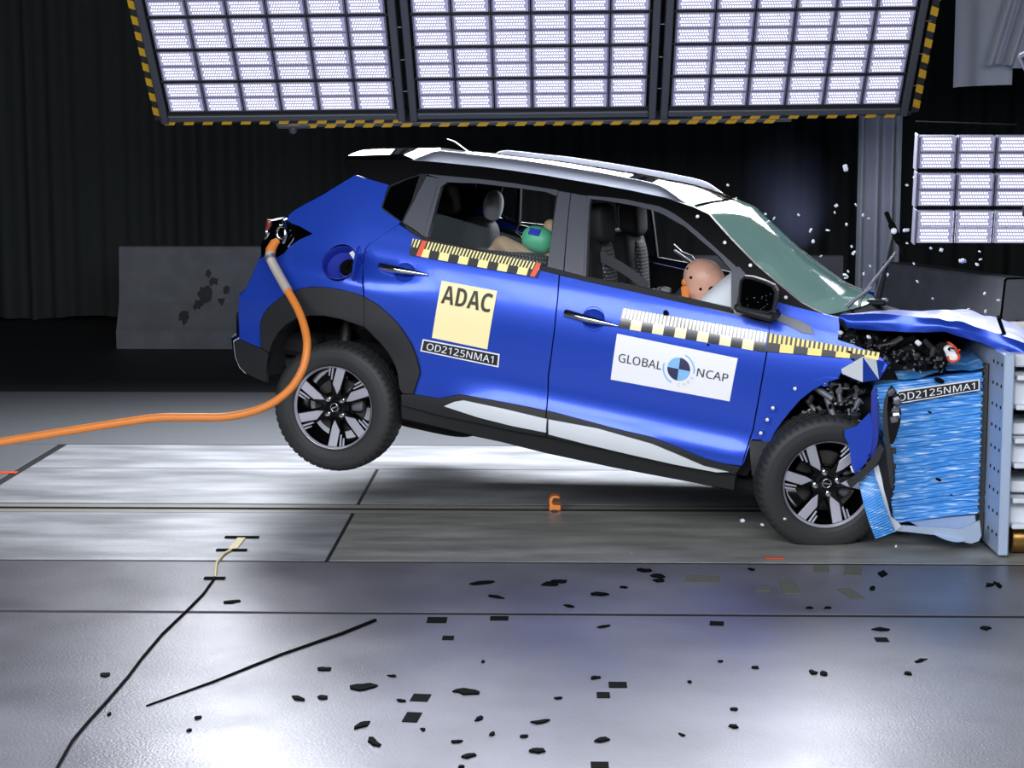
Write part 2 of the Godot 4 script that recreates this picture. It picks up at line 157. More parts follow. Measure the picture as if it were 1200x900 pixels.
var G := {
	"hose": [Vector3(-1.354,1.411,0.02),Vector3(-1.367,1.357,0.05),Vector3(-1.38,1.313,0.08),Vector3(-1.386,1.28,0.1),Vector3(-1.353,1.219,0.13),Vector3(-1.286,1.12,0.2),Vector3(-1.226,1.035,0.28),Vector3(-1.184,0.948,0.36),Vector3(-1.168,0.872,0.42),Vector3(-1.186,0.773,0.45),Vector3(-1.251,0.672,0.46),Vector3(-1.371,0.59,0.46),Vector3(-1.535,0.546,0.46),Vector3(-1.707,0.541,0.46),Vector3(-1.871,0.539,0.46),Vector3(-2.035,0.517,0.46),Vector3(-2.241,0.484,0.46),Vector3(-2.448,0.45,0.46),Vector3(-2.696,0.408,0.46)],
	"crack": PackedVector2Array([Vector2(-1.454,0.71),Vector2(-1.454,0.986),Vector2(-1.473,1.092),Vector2(-1.473,1.262),Vector2(-1.43,1.534),Vector2(-1.424,1.833),Vector2(-1.438,2.111),Vector2(-1.459,2.455),Vector2(-1.462,2.767),Vector2(-1.458,3.011),Vector2(-1.462,3.295),Vector2(-1.468,3.494),Vector2(-1.47,3.696),Vector2(-1.454,3.9),Vector2(-1.442,4.018)]),
	"long_scrape": PackedVector2Array([Vector2(-1.323,3.329),Vector2(-1.156,3.055),Vector2(-0.974,2.711),Vector2(-0.792,2.427),Vector2(-0.684,2.224)]),
	"shards": [[-0.636,3.103,0.095,0.093,0.2],[-0.288,3.144,0.094,0.082,0.15],[-0.601,3.517,0.036,0.096,0.3],[-0.547,3.683,0.04,0.091,-0.3],[-0.295,3.669,0.03,0.038,0.9],[-0.252,3.796,0.039,0.058,0.9],[-0.236,3.439,0.024,0.058,0.4],[-0.19,3.592,0.023,0.055,0.3],[-0.038,3.469,0.034,0.074,1],[-0.046,3.752,0.05,0.052,0.8],[-0.089,3.615,0.025,0.031,0.6],[0.149,3.643,0.046,0.054,0.8],[-0.843,3.233,0.038,0.071,-0.5],[-0.765,3.222,0.038,0.071,-0.5],[-0.801,2.892,0.058,0.05,0],[-1.132,3.451,0.024,0.033,0.3],[-1.133,3.581,0.021,0.031,0.2],[-1.544,2.982,0.045,0.048,-0.4],[-1.423,3.422,0.016,0.042,0.2],[-0.552,2.97,0.026,0.039,-1.3],[-0.499,3.254,0.024,0.035,-1],[-0.248,2.783,0.015,0.041,0],[0.019,3.214,0.027,0.027,1.3],[0.143,2.974,0.046,0.039,-0.5],[0.464,3.018,0.014,0.029,0],[0.591,2.763,0.026,0.031,1.4],[0.709,2.836,0.035,0.03,0],[0.901,2.895,0.029,0.06,0],[0.935,2.904,0.032,0.059,0.1],[1.302,2.736,0.024,0.073,0.7],[1.227,2.898,0.037,0.04,0.1],[1.401,1.391,0.047,0.123,0.3],[1.236,2.307,0.069,0.048,0.15],[1.01,1.987,0.033,0.039,1.1],[1.084,1.985,0.026,0.039,1.1],[0.588,3.321,0.03,0.026,0.2],[0.565,3.499,0.034,0.032,0.5],[0.399,3.587,0.015,0.031,-0.5],[0.288,1.662,0.035,0.043,-0.8],[0.44,1.46,0.071,0.075,-0.5],[0.391,1.35,0.065,0.077,-0.6],[0.446,1.538,0.049,0.074,-0.4],[0.852,1.323,0.029,0.062,-0.3],[1.816,1.582,0.042,0.073,0.5],[1.851,1.581,0.028,0.117,0],[1.316,1.653,0.035,0.072,0.3],[1.632,2.285,0.044,0.048,0.7],[0.023,1.563,0.077,0.088,-0.5],[-0.012,1.609,0.091,0.087,-0.5],[-0.294,1.6,0.118,0.058,-0.5],[0.179,1.782,0.088,0.069,0.1],[-0.237,1.835,0.041,0.095,-0.9],[-1.286,1.944,0.073,0.053,-0.5],[0.063,1.982,0.03,0.052,-0.5],[0.193,2.293,0.025,0.084,0.9],[-0.405,3.555,0.021,0.032,0.1],[-0.27,3.903,0.019,0.028,0.2]],
	"tapes": [[0.628,1.502,0.141,0.134,0.1],[0.978,1.631,0.069,0.23,0],[1.156,1.3,0.065,0.141,0.15],[1.287,1.329,0.072,0.187,0.2],[1.214,1.744,0.062,0.181,-0.2],[0.867,1.679,0.062,0.057,0.2],[-0.45,3.426,0.05,0.1,0.1],[-0.438,3.215,0.06,0.08,0.1],[-0.448,2.206,0.077,0.086,0],[-0.209,2.175,0.071,0.062,0],[-0.39,2.466,0.043,0.057,0],[0.219,3.053,0.062,0.066,0],[0.167,3.172,0.044,0.063,0],[0.138,3.871,0.053,0.056,0],[0.625,2.233,0.054,0.061,0.1],[1.214,2.453,0.049,0.057,0]],
	"block": [Vector3(1.462,0.74,0.8),Vector3(1.942,0.8,0.8),Vector3(1.978,0.155,0.8),Vector3(1.56,0.102,0.8)],
	"plate2": [Vector3(1.552,0.717,0.8),Vector3(1.92,0.771,0.8),Vector3(1.921,0.722,0.8),Vector3(1.557,0.658,0.8)],
	"specks": [[1.412,1.71,0.091,0.033],[1.035,2.419,0.375,0.012],[1.838,1.657,-0.376,0.018],[1.725,1.626,0.019,0.013],[1.277,1.547,0.707,0.016],[1.397,1.505,0.713,0.016],[1.66,1.438,-0.674,0.014],[1.521,1.412,-0.527,0.018],[1.177,1.432,-0.807,0.018],[1.051,1.48,-0.107,0.013],[0.931,1.609,-0.846,0.014],[0.826,1.561,-0.078,0.013],[1.021,1.456,0.268,0.021],[1.317,1.386,-0.399,0.022],[1.299,1.418,0.317,0.016],[1.353,1.497,0.164,0.012],[1.396,1.307,-0.857,0.019],[1.448,1.33,0.106,0.013],[1.549,1.271,-0.433,0.022],[1.499,1.282,-0.153,0.017],[1.496,1.159,-0.39,0.018],[1.384,1.193,0.348,0.016],[1.468,1.195,-0.107,0.013],[1.546,1.135,-0.618,0.014],[1.715,1.408,0.08,0.029],[1.64,1.367,0.505,0.012],[1.925,1.298,-0.349,0.013],[2.01,1.281,-0.5,0.018],[2.056,1.242,-0.202,0.035],[1.903,1.286,0.785,0.019],[1.901,1.313,0.857,0.015],[2.052,1.118,0.31,0.016],[1.962,1.068,0.725,0.016],[1.651,1.279,0.622,0.012],[1.684,1.171,-0.22,0.017],[1.734,1.045,-0.734,0.014],[1.738,1.172,0.276,0.016],[1.509,1.197,0.104,0.013],[1.602,1.212,-0.249,0.013],[1.267,1.462,-0.495,0.013],[1.151,1.268,-0.168,0.009],[1.49,1.528,-0.056,0.013],[0.858,1.438,-0.415,0.013],[1.966,1.432,-0.375,0.013],[2.111,1.296,-0.076,0.013],[1.736,1.12,0.649,0.012],[2.156,1.073,0.155,0.017],[2.135,0.984,-0.39,0.013],[1.411,1.101,-0.4,0.013],[1.327,1.273,-0.082,0.013],[1.226,1.314,-0.53,0.013],[1.791,0.957,-0.538,0.018],[0.35,-0.007,1.003,0.015],[0.854,0.134,0.917,0.019],[0.934,0.132,0.997,0.015],[1.039,0.154,0.972,0.019],[1.525,0.047,1.042,0.015],[1.256,1.002,1.049,0.022],[1.599,0.956,1.038,0.026],[1.382,0.982,1.038,0.019]],
}
var WY := PackedFloat32Array([0.1,0.2,0.3,0.36,0.43,0.5,0.6,0.72,0.8,0.88,0.96,1.03,1.1,1.25,1.38,1.46,1.55])
var WA := PackedFloat32Array([0.79,0.825,0.862,0.866,0.846,0.838,0.846,0.853,0.851,0.843,0.828,0.806,0.783,0.727,0.668,0.62,0.555])
var WB := PackedFloat32Array([0.79,0.825,0.85,0.855,0.857,0.857,0.856,0.854,0.851,0.843,0.828,0.806,0.783,0.727,0.668,0.62,0.555])

const ROOM_CAM := Vector3(0.000000, 1.800000, 9.092957)
var M = {}
var car: Node3D
var rng = RandomNumberGenerator.new()


class MB:
	var v = PackedVector3Array()
	var n = PackedVector3Array()
	var uv = PackedVector2Array()

	func t(a, b, c, na, nb, nc, ua = Vector2.ZERO, ub = Vector2.ZERO, uc = Vector2.ZERO) -> void:
		var g: Vector3 = (b - a).cross(c - a)
		if g.length_squared() < 1e-16:
			return
		if g.dot(na + nb + nc) > 0:
			v.append_array([a, c, b]); n.append_array([na, nc, nb]); uv.append_array([ua, uc, ub])
		else:
			v.append_array([a, b, c]); n.append_array([na, nb, nc]); uv.append_array([ua, ub, uc])

	func f(a, b, c, hint: Vector3, ua = Vector2.ZERO, ub = Vector2.ZERO, uc = Vector2.ZERO) -> void:
		var g: Vector3 = (b - a).cross(c - a).normalized()
		if g.dot(hint) < 0:
			g = -g
		t(a, b, c, g, g, g, ua, ub, uc)

	func q(a, b, c, d, hint: Vector3, us = null) -> void:
		var u = us if us else [Vector2(0, 0), Vector2(1, 0), Vector2(1, 1), Vector2(0, 1)]
		f(a, b, c, hint, u[0], u[1], u[2])
		f(a, c, d, hint, u[0], u[2], u[3])

	# a smooth sheet through rows of points; ref is a direction the normals lean to, or, if away, a point they lean away from
	func grid(p: Array, ref: Vector3, away := false, wrap_u := false, wrap_v := false, uvs := Vector2.ONE) -> void:
		var nu = p.size()
		var nv: int = p[0].size()
		var nn = []
		var total = 0.0
		for i in nu:
			var row = PackedVector3Array()
			for j in nv:
				var i0 = (i - 1 + nu) % nu if wrap_u else maxi(i - 1, 0)
				var i1 = (i + 1) % nu if wrap_u else mini(i + 1, nu - 1)
				var j0 = (j - 1 + nv) % nv if wrap_v else maxi(j - 1, 0)
				var j1 = (j + 1) % nv if wrap_v else mini(j + 1, nv - 1)
				var du: Vector3 = p[i1][j] - p[i0][j]
				var dv: Vector3 = p[i][j1] - p[i][j0]
				var g = du.cross(dv)
				if g.length_squared() < 1e-18:
					du = p[i1][(j + 1) % nv] - p[i0][(j + 1) % nv]
					if du.length_squared() < 1e-14:
						du = p[i1][(j - 1 + nv) % nv] - p[i0][(j - 1 + nv) % nv]
					g = du.cross(dv)
					if g.length_squared() < 1e-18:
						dv = p[(i + 1) % nu][j1] - p[(i + 1) % nu][j0]
						if dv.length_squared() < 1e-14:
							dv = p[(i - 1 + nu) % nu][j1] - p[(i - 1 + nu) % nu][j0]
						g = (p[i1][j] - p[i0][j]).cross(dv)
				g = g.normalized()
				row.append(g)
				total += g.dot((p[i][j] - ref) if away else ref)
			nn.append(row)
		var s = 1.0 if total >= 0 else -1.0
		for i in (nu if wrap_u else nu - 1):
			for j in (nv if wrap_v else nv - 1):
				var i1 = (i + 1) % nu
				var j1 = (j + 1) % nv
				var ua = Vector2(float(i) / nu, float(j) / nv) * uvs
				var ud = Vector2(float(i + 1) / nu, float(j + 1) / nv) * uvs
				var ub = Vector2(ud.x, ua.y)
				var uc = Vector2(ua.x, ud.y)
				t(p[i][j], p[i1][j], p[i1][j1], s * nn[i][j], s * nn[i1][j], s * nn[i1][j1], ua, ub, ud)
				t(p[i][j], p[i1][j1], p[i][j1], s * nn[i][j], s * nn[i1][j1], s * nn[i][j1], ua, ud, uc)

	func box(xf: Transform3D, size: Vector3, bevel := 0.0) -> void:
		var h = size / 2
		var b = minf(bevel, minf(h.x, minf(h.y, h.z)) * 0.9)
		for ax in 3:
			for s in [-1.0, 1.0]:
				var nrm = Vector3.ZERO; nrm[ax] = s
				var a1 = (ax + 1) % 3
				var a2 = (ax + 2) % 3
				var c = []
				for k in [[-1, -1], [1, -1], [1, 1], [-1, 1]]:
					var p = Vector3.ZERO
					p[ax] = s * h[ax]; p[a1] = k[0] * (h[a1] - b); p[a2] = k[1] * (h[a2] - b)
					c.append(xf * p)
				var e1 = size[a1]; var e2 = size[a2]
				q(c[0], c[1], c[2], c[3], xf.basis * nrm, [Vector2(0, 0), Vector2(e1, 0), Vector2(e1, e2), Vector2(0, e2)])
		if b <= 0.0:
			return
		for ax in 3:  # edges along axis ax
			var a1 = (ax + 1) % 3
			var a2 = (ax + 2) % 3
			for s1 in [-1.0, 1.0]:
				for s2 in [-1.0, 1.0]:
					var c = []
					for k in [[-1, 0], [1, 0], [1, 1], [-1, 1]]:
						var p = Vector3.ZERO
						p[ax] = k[0] * (h[ax] - b)
						p[a1] = s1 * (h[a1] - (b if k[1] == 1 else 0.0)); p[a2] = s2 * (h[a2] - (b if k[1] == 0 else 0.0))
						c.append(xf * p)
					var nrm = Vector3.ZERO; nrm[a1] = s1; nrm[a2] = s2
					q(c[0], c[1], c[2], c[3], xf.basis * nrm)
		for sx in [-1.0, 1.0]:
			for sy in [-1.0, 1.0]:
				for sz in [-1.0, 1.0]:
					var s = Vector3(sx, sy, sz)
					f(xf * (s * Vector3(h.x, h.y - b, h.z - b)), xf * (s * Vector3(h.x - b, h.y, h.z - b)), xf * (s * Vector3(h.x - b, h.y - b, h.z)), xf.basis * s)

	func tube(p: Array, r, sides := 8, cap := true) -> void:
		var rings = []
		var side = Vector3.ZERO
		for i in p.size():
			var d: Vector3 = (p[mini(i + 1, p.size() - 1)] - p[maxi(i - 1, 0)]).normalized()
			if side == Vector3.ZERO:
				side = d.cross(Vector3.UP if absf(d.y) < 0.9 else Vector3.RIGHT).normalized()
			side = (side - d * side.dot(d)).normalized()
			var up = d.cross(side)
			var rad: float = r if (r is float or r is int) else r[i]
			var ring = []
			for k in sides:
				var a = TAU * k / sides
				ring.append(p[i] + (side * cos(a) + up * sin(a)) * rad)
			rings.append(ring)
		for i in p.size() - 1:
			for k in sides:
				var k1 = (k + 1) % sides
				var A: Vector3 = rings[i][k]; var B: Vector3 = rings[i][k1]; var C: Vector3 = rings[i + 1][k1]; var D: Vector3 = rings[i + 1][k]
				var nA: Vector3 = (A - p[i]).normalized(); var nB: Vector3 = (B - p[i]).normalized(); var nC: Vector3 = (C - p[i + 1]).normalized(); var nD: Vector3 = (D - p[i + 1]).normalized()
				t(A, B, C, nA, nB, nC); t(A, C, D, nA, nC, nD)
		if cap:
			for e in [[0, 1], [p.size() - 1, p.size() - 2]]:
				for k in sides:
					f(p[e[0]], rings[e[0]][k], rings[e[0]][(k + 1) % sides], p[e[0]] - p[e[1]])

	# profile of (radius, height) turned round the local y axis; edges sharper than 35 degrees stay sharp
	func lathe(prof: Array, segs: int, xf: Transform3D, away := true) -> void:
		var m = prof.size()
		var sn = []
		for i in m - 1:
			var d: Vector2 = prof[i + 1] - prof[i]
			var g = Vector2(d.y, -d.x).normalized()
			sn.append(g)
		if not away:
			for i in sn.size(): sn[i] = -sn[i]
		for i in m - 1:
			var na: Vector2 = sn[i]; var nb: Vector2 = sn[i]
			if i > 0 and sn[i].dot(sn[i - 1]) > 0.8: na = (sn[i] + sn[i - 1]).normalized()
			if i < m - 2 and sn[i].dot(sn[i + 1]) > 0.8: nb = (sn[i] + sn[i + 1]).normalized()
			for k in segs:
				var a0 = TAU * k / segs; var a1 = TAU * (k + 1) / segs
				var d0 = Vector3(cos(a0), 0, sin(a0)); var d1 = Vector3(cos(a1), 0, sin(a1))
				var A = xf * (d0 * prof[i].x + Vector3.UP * prof[i].y); var B = xf * (d1 * prof[i].x + Vector3.UP * prof[i].y)
				var C = xf * (d1 * prof[i + 1].x + Vector3.UP * prof[i + 1].y); var D = xf * (d0 * prof[i + 1].x + Vector3.UP * prof[i + 1].y)
				var n0 = (xf.basis * (d0 * na.x + Vector3.UP * na.y)).normalized(); var n1 = (xf.basis * (d1 * na.x + Vector3.UP * na.y)).normalized()
				var n2 = (xf.basis * (d1 * nb.x + Vector3.UP * nb.y)).normalized(); var n3 = (xf.basis * (d0 * nb.x + Vector3.UP * nb.y)).normalized()
				t(A, B, C, n0, n1, n2); t(A, C, D, n0, n2, n3)

	# a flat outline in the local xy plane with thickness from z0 to z1
	func prism(poly: PackedVector2Array, z0: float, z1: float, xf: Transform3D, bevel := 0.0) -> void:
		var top = poly
		if bevel > 0.0:
			var o = Geometry2D.offset_polygon(poly, -bevel)
			if o.size() == 1: top = o[0]
			else: bevel = 0.0
		var ix = Geometry2D.triangulate_polygon(top)
		for k in range(0, ix.size(), 3):
			var a = top[ix[k]]; var b = top[ix[k + 1]]; var c = top[ix[k + 2]]
			f(xf * Vector3(a.x, a.y, z1), xf * Vector3(b.x, b.y, z1), xf * Vector3(c.x, c.y, z1), xf.basis.z * signf(z1 - z0), a, b, c)
		ix = Geometry2D.triangulate_polygon(poly)
		for k in range(0, ix.size(), 3):
			var a = poly[ix[k]]; var b = poly[ix[k + 1]]; var c = poly[ix[k + 2]]
			f(xf * Vector3(a.x, a.y, z0), xf * Vector3(b.x, b.y, z0), xf * Vector3(c.x, c.y, z0), -xf.basis.z * signf(z1 - z0), a, b, c)
		var cw = 1.0 if Geometry2D.is_polygon_clockwise(poly) else -1.0
		var zb = z1 - bevel * signf(z1 - z0)
		for i in poly.size():
			var a = poly[i]; var b = poly[(i + 1) % poly.size()]
			var e = b - a
			var o = Vector3(-e.y, e.x, 0) * cw
			q(xf * Vector3(a.x, a.y, z0), xf * Vector3(b.x, b.y, z0), xf * Vector3(b.x, b.y, zb), xf * Vector3(a.x, a.y, zb), xf.basis * o)
			if bevel > 0.0 and top.size() == poly.size():
				var ta = top[0]; var tb = top[0]
				for s in top:
					if s.distance_squared_to(a) < ta.distance_squared_to(a): ta = s
					if s.distance_squared_to(b) < tb.distance_squared_to(b): tb = s
				q(xf * Vector3(a.x, a.y, zb), xf * Vector3(b.x, b.y, zb), xf * Vector3(tb.x, tb.y, z1), xf * Vector3(ta.x, ta.y, z1), xf.basis * (o.normalized() + Vector3(0, 0, signf(z1 - z0))))

	# superellipsoid: e near 1 is an ellipsoid, near 0.3 a cushion
	func pillow(xf: Transform3D, size: Vector3, e := 0.5, nu := 24, nv := 16) -> void:
		var p = []
		for j in nv + 1:
			var th = -PI / 2 + PI * j / nv
			var row = []
			for i in nu:
				var ph = TAU * i / nu
				var ct = pow(absf(cos(th)), e); var st = signf(sin(th)) * pow(absf(sin(th)), e)
				var cp = signf(cos(ph)) * pow(absf(cos(ph)), e); var sp = signf(sin(ph)) * pow(absf(sin(ph)), e)
				row.append(xf * (Vector3(ct * cp, st, ct * sp) * size / 2))
			p.append(row)
		grid(p, xf.origin, true, false, true)

	func mesh() -> ArrayMesh:
		var arr = []
		arr.resize(Mesh.ARRAY_MAX)
		arr[Mesh.ARRAY_VERTEX] = v; arr[Mesh.ARRAY_NORMAL] = n; arr[Mesh.ARRAY_TEX_UV] = uv
		var m = ArrayMesh.new()
		m.add_surface_from_arrays(Mesh.PRIMITIVE_TRIANGLES, arr)
		return m


func obj(called: String, what, mat: Material, parent: Node = self) -> MeshInstance3D:
	var o = MeshInstance3D.new()
	o.name = called
	o.mesh = what.mesh() if what is MB else what
	o.material_override = mat
	parent.add_child(o, true)
	return o


func node(called: String, parent: Node = self, xf := Transform3D.IDENTITY) -> Node3D:
	var o = Node3D.new()
	o.name = called
	o.transform = xf
	parent.add_child(o, true)
	return o


func tag(o: Node, label: String, category := "", group := "", kind := "") -> Node:
	if label: o.set_meta("label", label)
	if category: o.set_meta("category", category)
	if group: o.set_meta("group", group)
	if kind: o.set_meta("kind", kind)
	return o


func struct(called: String, what, mat: Material, label := "") -> MeshInstance3D:
	var o = obj(called, what, mat)
	tag(o, label, "", "", "structure")
	return o


func T(p: Vector3, b := Basis.IDENTITY) -> Transform3D:
	return Transform3D(b, p)


func rot(axis: Vector3, deg: float) -> Basis:
	return Basis(axis.normalized(), deg_to_rad(deg))


func facing(nrm: Vector3, up := Vector3.UP) -> Basis:  # local z along nrm, y as near up as may be
	var z = nrm.normalized()
	var x = up.cross(z).normalized()
	return Basis(x, z.cross(x), z)


func along_y(dir: Vector3) -> Basis:  # local y along dir
	var y = dir.normalized()
	var x = y.cross(Vector3(0.31, 0.2, 0.9)).normalized()
	return Basis(x, y, x.cross(y))


func mat(c: Color, rough := 0.6, metal := 0.0, extra := {}) -> StandardMaterial3D:
	var m = StandardMaterial3D.new()
	m.albedo_color = c
	m.roughness = rough
	m.metallic = metal
	for k in extra: m.set(k, extra[k])
	return m


func noise_tex(freq: float, c0: Color, c1: Color, oct := 4, size := 512, type := FastNoiseLite.TYPE_SIMPLEX_SMOOTH, seed_ := 1, mid := -1.0) -> NoiseTexture2D:
	var nz = FastNoiseLite.new()
	nz.noise_type = type; nz.frequency = freq; nz.fractal_octaves = oct; nz.seed = seed_
	var t = NoiseTexture2D.new()
	t.width = size; t.height = size; t.seamless = true; t.noise = nz
	var g = Gradient.new()
	g.set_color(0, c0); g.set_color(1, c1)
	if mid >= 0.0:
		g.set_offset(0, mid - 0.12); g.set_offset(1, mid + 0.12)
	t.color_ramp = g
	return t


# ---- the car's side: half its width at length x and height y
func herm(z: PackedFloat32Array, y: float) -> float:
	var c = WY.size()
	if y <= WY[0]: return z[0]
	if y >= WY[c - 1]: return z[c - 1] + (y - WY[c - 1]) * (z[c - 1] - z[c - 2]) / (WY[c - 1] - WY[c - 2])
	var i = 0
	while y > WY[i + 1]: i += 1
	var a = maxi(i - 1, 0)
	var b = mini(i + 2, c - 1)
	var m0 = (z[i + 1] - z[a]) / (WY[i + 1] - WY[a])
	var m1 = (z[b] - z[i]) / (WY[b] - WY[i])
	var h = WY[i + 1] - WY[i]
	var t = (y - WY[i]) / h
	return (2 * t * t * t - 3 * t * t + 1) * z[i] + (t * t * t - 2 * t * t + t) * h * m0 + (3 * t * t - 2 * t * t * t) * z[i + 1] + (t * t * t - t * t) * h * m1


func W(x: float, y: float) -> float:
	var k = smoothstep(-0.85, -0.35, x) * (1.0 - smoothstep(0.72, 0.95, x))
	var w = k * herm(WA, y) + (1 - k) * herm(WB, y)
	w += 0.042 * (1.0 - smoothstep(-1.15, -0.75, x)) * (1.0 - smoothstep(0.82, 0.95, y)) * smoothstep(0.45, 0.66, y)
	if x < -1.25: w -= 0.36 * (-1.25 - x) * (-1.25 - x)
	if x > 0.9: w -= 0.10 * (x - 0.9) * (x - 0.9)
	return w


func wn(p: Vector2, side := 1.0) -> Vector3:
	var e = 0.006
	return Vector3(-(W(p.x + e, p.y) - W(p.x - e, p.y)) / (2 * e), -(W(p.x, p.y + e) - W(p.x, p.y - e)) / (2 * e), 1.0).normalized() * Vector3(1, 1, side)


func on(p: Vector2, off := 0.0, side := 1.0) -> Vector3:
	return Vector3(p.x, p.y, (W(p.x, p.y) + off) * side)


# a piece of the car's skin: its outline, lifted onto the side, with returned edges
func panel(mb: MB, outline: PackedVector2Array, off := 0.0, thick := 0.025, side := 1.0, gap := 0.0012, holes := [], cell := 0.045) -> void:
	var poly = outline
	if gap > 0.0:
		var best = Geometry2D.offset_polygon(outline, -gap)
		if best.size() > 0:
			poly = best[0]
			for b in best:
				if b.size() > poly.size(): poly = b
	var lo = poly[0]; var hi = poly[0]
	for p in poly:
		lo = lo.min(p); hi = hi.max(p)
	for i in int(ceil((hi.x - lo.x) / cell)):
		for j in int(ceil((hi.y - lo.y) / cell)):
			var a = lo + Vector2(i, j) * cell
			var pieces = Geometry2D.intersect_polygons(poly, PackedVector2Array([a, a + Vector2(cell, 0), a + Vector2(cell, cell), a + Vector2(0, cell)]))
			for h in holes:
				var cut: Array[PackedVector2Array] = []
				for pc in pieces: cut.append_array(Geometry2D.clip_polygons(pc, h))
				pieces = cut
			for pc in pieces:
				var ix = Geometry2D.triangulate_polygon(pc)
				for k in range(0, ix.size(), 3):
					var A = pc[ix[k]]; var B = pc[ix[k + 1]]; var C = pc[ix[k + 2]]
					mb.t(on(A, off, side), on(B, off, side), on(C, off, side), wn(A, side), wn(B, side), wn(C, side), A, B, C)
	if thick > 0.0:
		rim(mb, poly, off, thick, side, 1.0)
		for h in holes: rim(mb, h, off, thick, side, -1.0)


func rim(mb: MB, poly: PackedVector2Array, off: float, thick: float, side: float, sign_: float) -> void:
	var cw = 1.0 if Geometry2D.is_polygon_clockwise(poly) else -1.0
	for i in poly.size():
		var a = poly[i]; var b = poly[(i + 1) % poly.size()]
		var e = b - a
		var steps = int(ceil(e.length() / 0.05))
		for s in steps:
			var p = a + e * s / steps; var r = a + e * (s + 1) / steps
			mb.q(on(p, off, side), on(r, off, side), on(r, off - thick, side), on(p, off - thick, side), Vector3(-e.y, e.x, 0) * cw * sign_)


func bil(qd: PackedVector2Array, u: float, v: float) -> Vector2:
	return qd[0].lerp(qd[1], u).lerp(qd[3].lerp(qd[2], u), v)


func sub(qd: PackedVector2Array, u0: float, v0: float, u1: float, v1: float) -> PackedVector2Array:
	return PackedVector2Array([bil(qd, u0, v0), bil(qd, u1, v0), bil(qd, u1, v1), bil(qd, u0, v1)])


# a sticker on the car's side, one print across it
func sticker(called: String, qd: PackedVector2Array, off: float, m: Material, parent: Node, nu := 16, nv := 6) -> MeshInstance3D:
	var mb = MB.new()
	for i in nu:
		for j in nv:
			var c = []
			for k in [[0, 0], [1, 0], [1, 1], [0, 1]]:
				c.append([Vector2(float(i + k[0]) / nu, float(j + k[1]) / nv)])
			var P2 = []
			for k in c: P2.append(bil(qd, k[0].x, k[0].y))
			for tr in [[0, 1, 2], [0, 2, 3]]:
				mb.t(on(P2[tr[0]], off), on(P2[tr[1]], off), on(P2[tr[2]], off), wn(P2[tr[0]]), wn(P2[tr[1]]), wn(P2[tr[2]]), c[tr[0]][0], c[tr[1]][0], c[tr[2]][0])
	rim(mb, qd, off, 0.004, 1.0, 1.0)
	return obj(called, mb, m, parent)


# lettering stretched over a quad; place lifts a point of the quad into space
func lettering(called: String, text: String, qd: PackedVector2Array, m: Material, parent: Node, bold: bool, place: Callable, normal: Callable) -> MeshInstance3D:
	var fnt = SystemFont.new()
	fnt.font_names = PackedStringArray(["Droid Sans"])
	if bold: fnt.font_weight = 700
	var tm = TextMesh.new()
	tm.text = text; tm.font = fnt; tm.font_size = 96; tm.pixel_size = 0.01; tm.depth = 0.0; tm.curve_step = 2.0
	var arr = tm.get_mesh_arrays()
	var vs: PackedVector3Array = arr[Mesh.ARRAY_VERTEX]
	var ix: PackedInt32Array = arr[Mesh.ARRAY_INDEX]
	var lo = vs[0]; var hi = vs[0]
	for p in vs:
		lo = lo.min(p); hi = hi.max(p)
	var mb = MB.new()
	for k in range(0, ix.size(), 3):
		var c = []
		for e in 3:
			var p = vs[ix[k + e]]
			c.append(bil(qd, (p.x - lo.x) / (hi.x - lo.x), (hi.y - p.y) / (hi.y - lo.y)))
		mb.t(place.call(c[0]), place.call(c[1]), place.call(c[2]), normal.call(c[0]), normal.call(c[1]), normal.call(c[2]))
	return obj(called, mb, m, parent)


func circle(c: Vector2, r: float, k := 24, ry := -1.0) -> PackedVector2Array:
	var p = PackedVector2Array()
	for i in k: p.append(c + Vector2(cos(TAU * i / k) * r, sin(TAU * i / k) * (ry if ry > 0 else r)))
	return p


func lin(a: Array, x: float) -> float:  # a of Vector2(x, y), x rising
	if x <= a[0].x: return a[0].y
	for i in a.size() - 1:
		if x <= a[i + 1].x: return lerpf(a[i].y, a[i + 1].y, smoothstep(0, 1, (x - a[i].x) / (a[i + 1].x - a[i].x)) * 0.5 + 0.5 * (x - a[i].x) / (a[i + 1].x - a[i].x))
	return a[a.size() - 1].y


